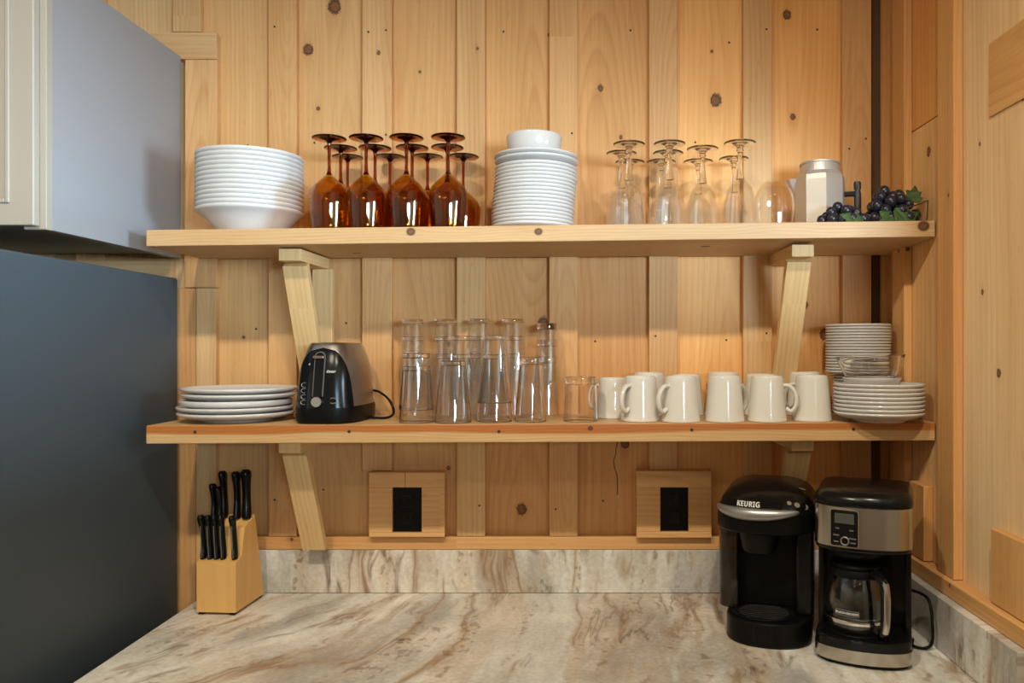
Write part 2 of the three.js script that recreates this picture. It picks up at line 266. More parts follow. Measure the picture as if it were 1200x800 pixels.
// ================================================================ counter
const stone = (W, H, w, h, seed, lean, gain) => dataTex(w, h, (i, j, o) => {
  const x = i / w * W, y = j / h * H;
  const wx = 0.05 * fbm(x * 3.4 + seed, y * 2.6, 4) + 0.012 * fbm(x * 18, y * 14 + seed, 3), wy = 0.05 * fbm(x * 2.2 + seed + 40, y * 2.2, 3);
  const slant = lean * (1 - 0.85 * sstep(-0.1, 0.8, x)), u = x + y * slant + wx, v = y - x * slant * 0.5 + wy;                    // veins run along v
  const band = fbm(u * 9 + seed, v * 1.1, 5), band2 = fbm(u * 30 + seed * 2, v * 3.2 + 5, 5), band3 = fbm(u * 70 + seed, v * 9, 4), cloud = fbm(x * 9 + seed, y * 9, 5);
  const vein = (f, q, k, s) => Math.exp(-Math.abs(fbm(u * f + s, v * q + s, 5)) * k);
  const on = sstep(-0.1, 0.35, fbm(u * 7 + seed, v * 4 + 1, 3) * 1.6 + cloud * 0.6), on2 = sstep(-0.05, 0.3, fbm(u * 9 + 30 + seed, v * 5, 3) * 1.6 + cloud * 0.8);
  const v1 = vein(12, 1.4, 17, 3 + seed) * on, v2 = vein(26, 4, 15, 11 + seed) * on2, v3 = vein(9, 1.6, 34, 23 + seed) * on2 * sstep(-0.3, 0.2, band3 + 0.1);
  const spot = sstep(0.16, 0.34, fbm(x * 70 + seed, y * 60, 3)) * sstep(0.02, 0.3, band2 + v2 * 0.3), grit = 18 * fbm(x * 160, y * 160, 3);
  const tan = clamp(sstep(-0.02, 0.32, band) * 0.65 + sstep(-0.02, 0.32, band2) * 0.45 + band3 * 0.4), grey = clamp(sstep(-0.08, 0.24, fbm(u * 8 + 60 + seed, v * 1.6 + 9, 5)) + 0.4 * band3);
  for (let c = 0; c < 3; c++) {
    let q = lerp([226, 224, 217][c], [164, 162, 158][c], grey * 0.62); q = lerp(q, [188, 164, 134][c], tan * 0.46);
    q += cloud * 34 + grit; q = lerp(q, [148, 118, 88][c], clamp(v1 * 0.8 * gain)); q = lerp(q, [124, 102, 80][c], clamp(v2 * 0.55 * gain)); q = lerp(q, [80, 64, 52][c], clamp((v3 * 0.6 + spot * 0.28) * gain));
    o[c] = q;
  }
});
const marbleTex = stone(1.8, 0.9, 1600, 800, 3, 0.62, 1), splashTex = stone(1.8, 0.2, 1600, 178, 9, 0.15, 1.15);
const marble = std({ map: marbleTex, roughness: 0.34 }), splashMat = std({ map: splashTex, roughness: 0.38 });
function xzUV(g, W, H, a, b) { const p = g.attributes.position, uv = new Float32Array(p.count * 2); for (let i = 0; i < p.count; i++) { uv[2 * i] = (p.getComponent(i, a) + 0.95) / W; uv[2 * i + 1] = (p.getComponent(i, b) + 0.02) / H; } g.setAttribute('uv', new THREE.BufferAttribute(uv, 2)); return g; }
single('countertop', xzUV(span(-0.905, 0.7545, -0.032, 0, 0.0005, 0.66, 0.003), 1.8, 0.9, 0, 2), marble, 'grey and tan marble countertop below the shelves', 'countertop');
single('backsplash', xzUV(span(-0.86, 0.7335, 0.0006, 0.105, 0.0005, 0.0205, 0.002), 1.8, 0.2, 0, 1), splashMat, 'long marble backsplash along the back wall', 'backsplash');
single('backsplash', xzUV(span(0.7065, 0.7545, 0.0006, 0.105, 0.0212, 0.68, 0.002), 1.8, 0.2, 2, 1), splashMat, 'marble backsplash beside the coffee maker on the right wall', 'backsplash');
{ const t = thing('base_cabinet', 'cream base cabinet under the marble countertop', 'cabinet', [0, -0.92, 0]);
  part('body', span(-0.9, 0.7, 0.0, 0.887, 0.01, 0.6, 0.002), M.cream, t);
  for (let i = 0; i < 4; i++) { const d = part('door', span(-0.895 + i * 0.4, -0.505 + i * 0.4, 0.1, 0.88, 0.6, 0.62, 0.003), M.cream, t); part('handle', tube([[-0.54 + i * 0.4, 0.7, 0.62], [-0.54 + i * 0.4, 0.7, 0.645], [-0.54 + i * 0.4, 0.8, 0.645], [-0.54 + i * 0.4, 0.8, 0.62]], 0.004, 20), M.silver, d); }
}

// ================================================================ refrigerator and cabinet
{ const t = thing('refrigerator', 'dark grey refrigerator standing left of the counter', 'refrigerator', [-1.34, -0.92, 0.36]);
  const side = phy({ color: rgb(0.058, 0.078, 0.093), roughness: 0.45, specularIntensity: 0.5 });
  part('body', rbox(0.74, 1.66, 0.62, 0.006, 0, 0.853, -0.02, 2), side, t);
  for (const [y0, y1] of [[0.04, 1.1], [1.11, 1.68]]) { const d = part('door', span(-0.37, 0.37, y0, y1, 0.295, 0.36, 0.01), M.steel, t); part('handle', tube([[0.3, y0 + 0.1, 0.36], [0.3, y0 + 0.1, 0.4], [0.3, y1 - 0.1, 0.4], [0.3, y1 - 0.1, 0.36]], 0.011, 30, 10), M.steel, d); }
  part('foot', span(-0.35, 0.35, 0, 0.023, -0.3, 0.28), M.satinBlack, t);
}
{ const t = thing('wall_cabinet', 'pale grey cabinet hanging above the refrigerator', 'cabinet', [-1.35, 0.811, 0.0]);
  const x1 = 0.384, zf = 0.505;
  part('side_panel', span(x1 - 0.018, x1, 0, 0.488, 0.0245, zf, 0.001), M.paint, t);
  part('side_panel', span(-x1, -x1 + 0.018, 0, 0.488, 0.0245, zf, 0.001), M.paint, t);
  part('bottom_panel', span(-x1 + 0.018, x1 - 0.0185, 0.012, 0.03, 0.0245, zf, 0.001), M.paint, t);
  part('top_panel', span(-x1 + 0.018, x1 - 0.0185, 0.468, 0.486, 0.0245, zf, 0.001), M.paint, t);
  part('back_panel', span(-x1 + 0.018, x1 - 0.0185, 0.0305, 0.4675, 0.0245, 0.03, 0.001), M.paint, t);
  part('face_frame', span(x1 - 0.04, x1 + 0.001, -0.001, 0.489, zf, zf + 0.019, 0.0015), M.cream, t);
  part('face_frame', span(-x1, -x1 + 0.04, -0.001, 0.489, zf, zf + 0.019, 0.0015), M.cream, t);
  for (const s of [-1, 1]) {
    const a = s > 0 ? 0.003 : -x1 + 0.012, b = s > 0 ? x1 - 0.010 : -0.003, d = part('door', span(a, b, 0.004, 0.486, zf + 0.0195, zf + 0.037, 0.003), M.cream, t), f = zf + 0.037;
    part('moulding', span(a + 0.042, a + 0.05, 0.044, 0.446, f - 0.001, f + 0.004, 0.002), M.cream, d); part('moulding', span(b - 0.05, b - 0.042, 0.044, 0.446, f - 0.001, f + 0.004, 0.002), M.cream, d);
    part('moulding', span(a + 0.05, b - 0.05, 0.044, 0.052, f - 0.001, f + 0.004, 0.002), M.cream, d); part('moulding', span(a + 0.05, b - 0.05, 0.438, 0.446, f - 0.001, f + 0.004, 0.002), M.cream, d);
    part('raised_panel', span(a + 0.062, b - 0.062, 0.064, 0.426, f - 0.001, f + 0.005, 0.004), M.cream, d);
  }
}

// ================================================================ shelves
const SX0 = -0.919, SX1 = 0.751, SD = 0.272;
const topY = (x, z) => 0.845 + (x - SX0) / (SX1 - SX0) * (0.008 + 0.012 * z / SD), lowY = (x) => 0.431 + 0.007 * (x - SX0) / (SX1 - SX0);
function shelfTex(seed, knots, two) {                       // u along 1.8 m of shelf, v across
  return dataTex(2048, 256, (i, j, o) => {
    const x = i / 2048 * 1.8, y = j < 128 ? j / 128 * 0.28 : 0.28 + (j - 128) / 128 * 0.04; let core = 0, rim = 0, yy = y;
    for (const [kx, ky, kr] of knots) { const dx = (x - kx) * 0.85, dy = y - ky, d = Math.hypot(dx, dy) / kr; core = Math.max(core, 1 - sstep(0.7, 1.05, d)); rim = Math.max(rim, Math.exp(-(((d - 0.95) / 0.25) ** 2))); yy -= dy * 0.8 * Math.exp(-((dx / kr) ** 2) * 0.05 - ((dy / kr) ** 2) * 0.25); }
    const w = 0.006 * noise(x * 3 + seed, 2) + 0.003 * noise(x * 9, y * 40 + seed), R = (yy + w) * 150 + 3 * fbm(x * 2 + seed, y * 6, 3), f = R - Math.floor(R);
    let v = 0.12 + 0.3 * f * f + 0.09 * noise(x * 14, y * 1300) + 0.08 * noise(x * 30, y * 500) + 0.22 * fbm(x * 3 + seed, y * 12, 3);
    const heart = two ? sstep(-0.003, 0.003, y - 0.3005 - 0.006 * noise(x * 2.3 + 4, 1.7) - 0.003 * noise(x * 8, 9)) : 0;
    for (let c = 0; c < 3; c++) { let q = lerp([233, 203, 158][c], [196, 146, 92][c], v); q = lerp(q, [204, 122, 54][c] * (1 - 0.12 * f), heart * 0.85); q = lerp(q, [112, 66, 38][c], core * 0.8); q = lerp(q, [56, 30, 20][c], rim * 0.7); o[c] = q; }
  });
}
function shelfBoard(yf, t) {
  const g = new RoundedBoxGeometry(SX1 - SX0, t, SD - 0.021, 1, 0.0018); g.translate((SX0 + SX1) / 2, -t / 2, (SD + 0.021) / 2);
  const p = g.attributes.position, n = g.attributes.normal, uv = new Float32Array(p.count * 2);
  for (let i = 0; i < p.count; i++) {
    const x = p.getX(i), y = p.getY(i), z = p.getZ(i), front = Math.abs(n.getZ(i)) > 0.6 || Math.abs(n.getX(i)) > 0.6;
    uv[2 * i] = (x - SX0) / 1.8; uv[2 * i + 1] = front ? 0.503 + 0.49 * (0.04 + y) / 0.04 : z * 0.5 / 0.285;           // the upper half of the texture is the 4 cm front edge
    p.setY(i, y + yf(x, z));
  }
  g.setAttribute('uv', new THREE.BufferAttribute(uv, 2)); g.computeVertexNormals(); return g;
}
const bracketTex = pine({ w: 96, W: 0.09, seed: 51, freq: 100, centre: -0.4, depth: 0.03, light: [232, 205, 160], dark: [190, 150, 100] });
function bracket(parent, x, y, dir, L = 0.276) {                       // arm under the shelf, ledger on the wall, sloping brace between them
  const b = new THREE.Group(); b.name = 'bracket'; b.position.set(x, y, 0); parent.add(b);
  const m = wood(bracketTex, '#fff6e2');
  part('arm', grainUV(span(-0.024, 0.024, -0.0265, 0, 0.0215, 0.225, 0.0015), 2, 0.09, 1.6, 0, 0.2), m, b);
  if (dir) part('ledger', grainUV(span(-0.012, 0.036, -0.285, -0.027, 0.0205, 0.0395, 0.0015), 1, 0.09, 1.6, 0, 0.6), m, b);
  const g = grainUV(rbox(0.054, L, 0.022, 0.0015, 0, -L / 2, 0), 1, 0.09, 1.6, 0.02, 0.1); const r = part('brace', g, m, b);
  r.position.set(0, -0.031, 0.186); r.rotation.x = L > 0.3 ? 0.44 : 0.5;
  return b;
}
{ const t = thing('wall_shelf', 'upper pine shelf holding amber glasses and grapes', 'shelf');
  part('shelf_board', shelfBoard(topY, 0.0345), std({ map: shelfTex(61, [[0.56, 0.309, 0.0068], [0.83, 0.306, 0.0062], [1.645, 0.308, 0.009], [1.2, 0.16, 0.008], [0.4, 0.1, 0.007]], false), color: '#e2dace', roughness: 0.5 }), t);
  bracket(t, -0.632, topY(-0.632, 0.02) - 0.0353, 1, 0.318); bracket(t, 0.484, topY(0.484, 0.1) - 0.0353, 0, 0.318);
}
{ const t = thing('wall_shelf', 'lower pine shelf holding mugs, tumblers and the toaster', 'shelf');
  part('shelf_board', shelfBoard((x) => lowY(x), 0.0385), std({ map: shelfTex(71, [[0.94, 0.31, 0.004], [0.3, 0.12, 0.008]], true), color: '#e6dccc', roughness: 0.45 }), t);
  const g = new THREE.CylinderGeometry(0.0034, 0.0034, 0.0014, 12); g.rotateX(Math.PI / 2);
  for (const [x, y] of [[-0.815, 0.4175], [-0.489, 0.4185], [-0.172, 0.4185], [0.236, 0.422], [0.578, 0.4235]]) part('screw', g, M.nail, t).position.set(x, y, SD + 0.0001);
  bracket(t, -0.632, lowY(-0.63) - 0.039, 0); bracket(t, 0.484, lowY(0.48) - 0.039, 0);
}
const SH = { top: (x, z) => topY(x, z), low: (x) => lowY(x) };
function rest(o, shelf, x, z, dy = 0) {                     // set a thing down on a shelf and lean it with the board
  o.position.set(x, SH[shelf](x, z) + 0.0004 + dy, z);
  if (shelf === 'top') { const u = (x - SX0) / (SX1 - SX0); o.rotation.x = -u * 0.012 / SD; o.position.y += 0.0; o.position.z += -dy * o.rotation.x * -1; }
  return o;
}

// ================================================================ crockery
// plate: rim radius R, height H, foot radius f, wall t
function plateGeo(R, H, f, t = 0.0042, seg = 64, deep = 0, lip = 0.006) {
  const k = deep ? [0.018, 0.32, 0.86, 0.72] : [0.012, 0.36, 0.8, 0.5], q = H - lip;
  const under = [[0, 0.003], [f - 0.006, 0.003], [f - 0.004, 0], [f, 0], [f + 0.003, 0.0025], [f + k[0], H * k[1]], [R * k[2], q * k[3] + (deep ? 0.004 : 0)], [R - 0.003, q - 0.0004], [R - 0.0006, q + lip * 0.3]];
  const over = [[R, q + lip * 0.6], [R - 0.001, H - 0.0004], [R - 0.003, H], [R - 0.006, H - 0.0008], [R * k[2], q * k[3] + (deep ? 0.004 : 0) + t], [f + k[0] - 0.001, H * k[1] + t], [f + 0.0015, t + 0.0018], [f - 0.006, t + 0.0018], [0, t + 0.0018]];
  return lathe(smooth([...under, ...over], 2), seg);
}
function stack(name, n, geoOf, shelf, xz, pitch, label, category, group, tops = {}) {
  const r = rng(n * 17 + Math.round(xz(0)[0] * 1000)); let y = 0;
  for (let k = 1; k <= n; k++) {
    const [x, z] = xz(k), o = single(name, geoOf(k), M.ceramic, `${label}, ${fromBottom(k, n)}`, category, [0, 0, 0], r() * 6, group);
    const s = rest(o, shelf, x, z, y); s.rotation.order = 'XYZ'; y += typeof pitch === 'function' ? pitch(k) : pitch;
  }
  return y;
}
const soup = plateGeo(0.1155, 0.058, 0.062, 0.004, 72, 1, 0.0082);
stack('soup_plate', 13, () => soup, 'top', () => [-0.748, 0.148], 0.01025, 'deep white soup plate in stack beside the cabinet', 'plate', 'soup plates on the upper shelf');
const dessert = [plateGeo(0.0935, 0.016, 0.055, 0.004, 64, 0, 0.0066), plateGeo(0.0955, 0.016, 0.055, 0.004, 64, 0, 0.0066)], dessertWide = plateGeo(0.0945, 0.021, 0.052);
const h1 = stack('dessert_plate', 19, (k) => (k > 17 ? dessertWide : dessert[0]), 'top', (k) => [-0.1075 + sstep(4, 17, k) * 0.0075 + (k % 4 === 2 ? 0.0012 : 0), 0.152], (k) => (k >= 17 ? 0.011 : 0.0082), 'white dessert plate in stack right of the amber glasses', 'plate', 'dessert plates on the upper shelf');
{ const g = lathe(smooth([[0, 0.003], [0.034, 0.003], [0.036, 0], [0.04, 0], [0.046, 0.006], [0.058, 0.022], [0.0625, 0.046], [0.0628, 0.055], [0.0618, 0.0565], [0.0605, 0.055], [0.06, 0.046], [0.055, 0.024], [0.04, 0.009], [0, 0.007]], 3), 64);
  rest(single('cereal_bowl', g, M.ceramic, 'small white bowl on top of the dessert plate stack', 'bowl'), 'top', -0.1045, 0.15, h1 + 0.0005); }
const dinner = plateGeo(0.124, 0.021, 0.075, 0.005, 80, 0, 0.0065), dinnerB = plateGeo(0.119, 0.0235, 0.07, 0.005, 80, 0, 0.011);
stack('dinner_plate', 5, (k) => (k === 3 ? dinnerB : dinner), 'low', (k) => [[0, -0.777, -0.7795, -0.776, -0.771, -0.7705][k], [0, 0.152, 0.15, 0.155, 0.148, 0.15][k]], (k) => [0, 0.0125, 0.0125, 0.0165, 0.0125, 0.0125][k], 'white dinner plate in low stack left of the toaster', 'plate', 'dinner plates on the lower shelf');
const saucer = plateGeo(0.0735, 0.0125, 0.04, 0.0036, 56, 0, 0.0048), saucerSmall = plateGeo(0.063, 0.0125, 0.036, 0.0036, 56, 0, 0.0048);
stack('saucer', 30, (k) => (k <= 13 ? saucerSmall : saucer), 'low', (k) => (k <= 13 ? [0.656, 0.086] : [0.648, 0.095]), (k) => (k === 13 ? 0.012 : 0.0067), 'small white saucer in tall corner stack', 'saucer', 'saucers in the shelf corner');
const side = plateGeo(0.093, 0.022, 0.052, 0.0045, 72, 0, 0.0062);
const h2 = stack('side_plate', 8, () => side, 'low', () => [0.641, 0.2455], 0.0086, 'white side plate in stack under the glass bowl', 'plate', 'side plates on the lower shelf');
{ const y = h2 + 0.0125;
  rest(single('shallow_dish', lathe(smooth([[0, 0.002], [0.04, 0.002], [0.042, 0], [0.046, 0.002], [0.058, 0.015], [0.0605, 0.021], [0.0585, 0.021], [0.055, 0.015], [0.042, 0.006], [0, 0.0055]], 3), 56), M.ceramic, 'shallow white dish under the clear glass bowl', 'dish'), 'low', 0.626, 0.245, y - 0.008);
  const gb = rest(single('glass_bowl', lathe(smooth([[0, 0], [0.036, 0], [0.044, 0.004], [0.058, 0.025], [0.0705, 0.058], [0.0715, 0.06], [0.0685, 0.06], [0.0555, 0.026], [0.041, 0.0065], [0, 0.0045]], 3), 56), M.solidGlass, 'clear glass bowl set on the side plates', 'bowl'), 'low', 0.626, 0.245, y - 0.0005);
  gb.rotation.z = 0.05; }

// ================================================================ glasses
function twoPart(name, g1, m1, g2, m2, n1, n2, label, category, group) { const t = thing(name, label, category, [0, 0, 0], 0, group); part(n1, g1, m1, t); part(n2, g2, m2, t); return t; }
const flip = (g, H) => { g.rotateX(Math.PI); g.translate(0, H, 0); return g; };
const amberFoot = flip(lathe(smooth([[0, 0], [0.035, 0], [0.0365, 0.0008], [0.0365, 0.0022], [0.02, 0.0035], [0.0075, 0.007], [0.0042, 0.013], [0.0036, 0.03], [0.0036, 0.066], [0.0046, 0.076], [0.0062, 0.0795], [0, 0.08]], 4), 40), 0.2003);
const amberGeo = flip(lathe([...smooth([[0.0062, 0.0797], [0.0075, 0.0815], [0.021, 0.094], [0.0345, 0.1075], [0.0403, 0.121], [0.0408, 0.135], [0.0385, 0.165], [0.0342, 0.2]], 4), ...smooth([[0.033, 0.2003], [0.0371, 0.165], [0.0393, 0.135], [0.0388, 0.1215], [0.033, 0.1087], [0.0195, 0.0955], [0.005, 0.0845], [0, 0.0838]], 4)], 56), 0.2003);
const rows = { front: 0.2335, middle: 0.1485, back: 0.0635 }, ordL = ['nearest the soup plates', 'second from the soup plates', 'third from the soup plates', 'nearest the dessert plates'];
for (const [row, xs] of [['front', [-0.5437, -0.4637, -0.3765, -0.2862]], ['middle', [-0.5437, -0.4658, -0.3816, -0.3017]], ['back', [-0.552, -0.4516, -0.3626, -0.2777]]])
  xs.forEach((x, i) => rest(twoPart('wine_glass', amberGeo, M.amberBowl, amberFoot, M.amber, 'bowl', 'stem', `upside-down amber wine glass in ${row} row, ${ordL[i]}`, 'wine glass', 'amber wine glasses'), 'top', x, rows[row]));
function goblet(H) {
  const k = H / 0.184, fit = (pts) => pts.map(([a, b]) => [a, b * k]);
  return [flip(lathe(fit([...smooth([[0.0088, 0.0805], [0.017, 0.0885], [0.026, 0.1], [0.0312, 0.118], [0.0338, 0.145], [0.0362, 0.184]], 4), ...smooth([[0.0349, 0.1843], [0.0324, 0.145], [0.0298, 0.119], [0.0246, 0.1022], [0.0155, 0.0925], [0, 0.0895]], 4)]), 96), H + 0.0003),
    flip(lathe(fit(smooth([[0, 0], [0.033, 0], [0.0345, 0.0006], [0.0345, 0.0018], [0.033, 0.0024], [0.02, 0.003], [0.012, 0.0045], [0.0085, 0.008], [0.0062, 0.0135], [0.0078, 0.0165], [0.0062, 0.0195], [0.0046, 0.024], [0.0055, 0.045], [0.0078, 0.07], [0.0086, 0.0795], [0, 0.08]], 4)), 40), H + 0.0003)];
}
function flute(g, n, k) { const p = g.attributes.position; for (let i = 0; i < p.count; i++) { const a = Math.atan2(p.getZ(i), p.getX(i)), f = 1 - k * Math.abs(Math.sin(a * n / 2)) * sstep(0, 0.02, Math.hypot(p.getX(i), p.getZ(i)) - 0.008); p.setX(i, p.getX(i) * f); p.setZ(i, p.getZ(i) * f); } g.computeVertexNormals(); return g; }
const gob = goblet(0.184), gobShort = goblet(0.178); flute(gob[0], 12, 0.035); flute(gobShort[0], 12, 0.035);
for (const [x, z, g, l] of [[0.1065, 0.222, gob, 'front row, nearest the dessert plates'], [0.1951, 0.222, gob, 'front row, second from the dessert plates'], [0.2705, 0.2, gobShort, 'front row, slightly shorter than the others'], [0.3486, 0.222, gob, 'front row, nearest the round tumbler'],
  [0.094, 0.145, gob, 'middle row, nearest the dessert plates'], [0.2, 0.145, gob, 'middle row, second from the dessert plates'], [0.118, 0.0665, gob, 'back row, nearest the dessert plates'], [0.1925, 0.0665, gob, 'back row, second from the dessert plates'], [0.2765, 0.09, gobShort, 'back row, third from the dessert plates'], [0.36, 0.09, gob, 'back row, nearest the metal pot']])
  rest(twoPart('goblet', g[0], M.thinGlass, g[1], M.solidGlass, 'bowl', 'stem', `clear upside-down goblet in ${l}`, 'goblet', 'clear goblets'), 'top', x, z);
rest(single('stemless_glass', flip(lathe([...smooth([[0, 0.001], [0.014, 0], [0.027, 0.006], [0.0385, 0.024], [0.0432, 0.05], [0.0425, 0.075], [0.039, 0.102]], 4), ...smooth([[0.0376, 0.1023], [0.0411, 0.075], [0.0418, 0.05], [0.037, 0.026], [0.025, 0.0115], [0, 0.008]], 4)], 48), 0.1023), M.thinGlass, 'clear rounded stemless glass upside down beside the metal pot', 'glass'), 'top', 0.4265, 0.205);

// tumblers, all upside down: mouth radius a, closed end radius b
function tumbler(a, b, H, t = 0.0026, foot = 0.009, walls = 2) {
  const at = (k) => lerp(b, a, k), f = foot / H;
  return [flip(lathe([...[f, 0.25, 0.5, 0.75, 0.97].map((k) => [at(k), H * k]), [a, H - 0.001], [a - t / 2, H], [a - t, H - 0.0012], ...(walls > 1 ? [0.97, 0.75, 0.5, 0.25, f].map((k) => [at(k) - t, H * k + (k === f ? 0.002 : 0)]) : [[a - t - 0.0001, H - 0.004]])], 48), H),
    flip(lathe([[0, 0.0012], [b - 0.006, 0.0012], [b - 0.003, 0], [b - 0.001, 0.0004], [b, 0.002], [at(f) - 0.0001, foot - 0.0003], [at(f) - t, foot + 0.0015], [b - t - 0.004, foot - 0.001], [0, foot - 0.001]], 40), H)];
}
const tall = tumbler(0.039, 0.0252, 0.147, 0.0032), slim = tumbler(0.0345, 0.0225, 0.14, 0.0026, 0.015), tallFront = tumbler(0.039, 0.0252, 0.147, 0.0032, 0.009, 2), slimFront = tumbler(0.0345, 0.0225, 0.14, 0.0026, 0.015, 2), straight = tumbler(0.0375, 0.0295, 0.122, 0.0016, 0.009, 2), rocks = tumbler(0.0375, 0.034, 0.097, 0.0026, 0.016, 2), cone = tumbler(0.0405, 0.0275, 0.133, 0.0028, 0.009, 2);
for (const g of [tallFront, slimFront, straight, rocks, cone]) g.solid = true;
const TG = 'clear tumblers on the lower shelf';
function tumblers(geo, x, z, n, off, where) { const m = geo.solid ? M.solidGlass : M.thinGlass; for (let k = 1; k <= n; k++) rest(twoPart('tumbler', geo[0], m, geo[1], M.solidGlass, 'wall', 'foot', `clear upside-down tumbler ${where}${n > 1 ? ', ' + (k === n ? 'topmost' : k === 1 ? 'lowest' : 'middle') + ' of its nested column' : ''}`, 'tumbler', TG), 'low', x, z, (k - 1) * off); }
tumblers(tall, -0.3973, 0.0605, 3, 0.0412, 'in back row nearest toaster'); tumblers(tall, -0.3183, 0.0605, 3, 0.0412, 'in back row, second column'); tumblers(tall, -0.2393, 0.0605, 3, 0.0412, 'in back row, third column'); tumblers(tall, -0.1600, 0.0605, 3, 0.0412, 'in back row, fourth column');
tumblers(slim, -0.0785, 0.0605, 3, 0.0395, 'in back row, slim fifth column'); tumblers(tall, -0.2655, 0.1395, 2, 0.0412, 'in middle row behind the cone tumbler');
tumblers(straight, -0.3572, 0.2185, 2, 0.0275, 'at front nearest the toaster'); tumblers(cone, -0.277, 0.2225, 1, 0, 'flaring cone at front, second from the toaster'); tumblers(tallFront, -0.1885, 0.205, 2, 0.0412, 'at front, third from the toaster'); tumblers(slimFront, -0.1085, 0.212, 1, 0, 'slim, at front, fourth from the toaster');
tumblers(rocks, 0.001, 0.2045, 1, 0, 'short and wide, beside the mugs');

// ================================================================ mugs, upside down
const mugBody = flip(lathe(smooth([[0, 0.004], [0.026, 0.004], [0.028, 0.0005], [0.031, 0], [0.0335, 0.003], [0.0355, 0.02], [0.0385, 0.055], [0.0415, 0.088], [0.0428, 0.0965], [0.0418, 0.098], [0.0402, 0.0965], [0.039, 0.088], [0.036, 0.055], [0.033, 0.02], [0.029, 0.0085], [0, 0.0075]], 3), 56), 0.098);
const mugHandle = (() => { const c = new THREE.CatmullRomCurve3([V(0.0345, 0.078, 0), V(0.047, 0.0765, 0), V(0.058, 0.064, 0), V(0.062, 0.048, 0), V(0.059, 0.031, 0), V(0.050, 0.0225, 0), V(0.0400, 0.0285, 0)]); const g = new THREE.TubeGeometry(c, 40, 0.0046, 12, false); g.scale(1, 1, 1.35); return g; })();
for (const [x, z, turn, s, l] of [[0.075, 0.128, 2.6, 0.93, 'smallest, beside the short wide tumblers'], [0.132, 0.205, -2.35, 1, 'in front row, handle towards the viewer on its left'], [0.2183, 0.2255, -2.55, 1, 'in front row with its handle looping left'], [0.3142, 0.2255, 0.55, 1, 'in front row with its handle turned back right'], [0.4062, 0.2255, -0.35, 1, 'in front row with its handle looping right'], [0.506, 0.2155, 2.55, 1, 'in front row nearest the side plates'],
  [0.162, 0.072, -1.5, 1.03, 'in back row, first from the tumblers'], [0.2505, 0.066, -1.7, 0.98, 'in back row, second from the tumblers'], [0.338, 0.072, -1.4, 1.03, 'in back row, third from the tumblers'], [0.4265, 0.066, -1.6, 0.98, 'in back row, fourth from the tumblers'], [0.53, 0.072, -1.8, 1.03, 'in back row nearest the saucers']]) {
  const t = thing('mug', `upside-down white mug ${l}`, 'mug', [0, 0, 0], 0, 'white mugs'); rest(t, 'low', x, z); t.rotation.y = turn; t.scale.setScalar(s); part('cup', mugBody, M.mug, t); part('handle', mugHandle, M.mug, t);
}

// ================================================================ metal pot with a spout
{ const t = thing('coffee_pot', 'octagonal aluminium coffee pot without a lid beside grapes', 'pot'); rest(t, 'top', 0.5525, 0.122);
  const alu = std({ color: rgb(0.54, 0.49, 0.42), metalness: 0.5, roughness: 0.38, flatShading: true });
  const ring = (r, y, oct) => { const a = []; for (let i = 0; i < 48; i++) { const th = i / 48 * Math.PI * 2 + 0.2, k = Math.PI / 4, q = Math.cos(k / 2) / Math.cos((((th - 0.2) % k) + k) % k - k / 2); const rr = lerp(r, r * q * 1.05, oct); a.push(V(rr * Math.cos(th), y, -rr * Math.sin(th))); } return a; };
  part('body', loft([[0.054, 0, 1], [0.0555, 0.002, 1], [0.0545, 0.06, 1], [0.0545, 0.118, 1], [0.053, 0.129, 0.9], [0.049, 0.136, 0.5], [0.0455, 0.139, 0.1], [0.0445, 0.15, 0], [0.0435, 0.157, 0], [0.0455, 0.158, 0], [0.0455, 0.162, 0], [0.0415, 0.162, 0], [0.0415, 0.14, 0], [0.046, 0.12, 0.4], [0.05, 0.1, 1], [0.05, 0.006, 1]].map((a) => ring(...a))), alu, t);
  const sp = (w, x, y, z) => [V(x, y, z), V(x + 0.02, y, z + w), V(x + 0.026, y, z), V(x + 0.02, y, z - w)];
  part('spout', loft([[0.002, -0.058, 0.075], [0.008, -0.063, 0.09], [0.013, -0.0695, 0.108], [0.017, -0.077, 0.128]].map(([w, x, y]) => [V(x, y, 0), V(x + 0.008, y, w * 0.7), V(-0.045, y, w), V(-0.045, y, -w), V(x + 0.008, y, -w * 0.7)])), alu, t);
  const h = part('handle', loft([0.022, 0.03, 0.06, 0.088, 0.097, 0.1, 0.112, 0.116].map((y, i) => { const a = [], r = [0.006, 0.0072, 0.008, 0.008, 0.0062, 0.0082, 0.0085, 0.007][i]; for (let k = 0; k < 16; k++) a.push(V(0.082 + r * Math.cos(k / 8 * Math.PI), y, -r * 0.8 * Math.sin(k / 8 * Math.PI))); return a; })), std({ color: rgb(0.03, 0.024, 0.02), roughness: 0.4 }), t);
  part('handle_bracket', span(0.05, 0.078, 0.083, 0.094, -0.005, 0.005, 0.002), M.satinBlack, h);
  t.rotation.y = -0.25;
}

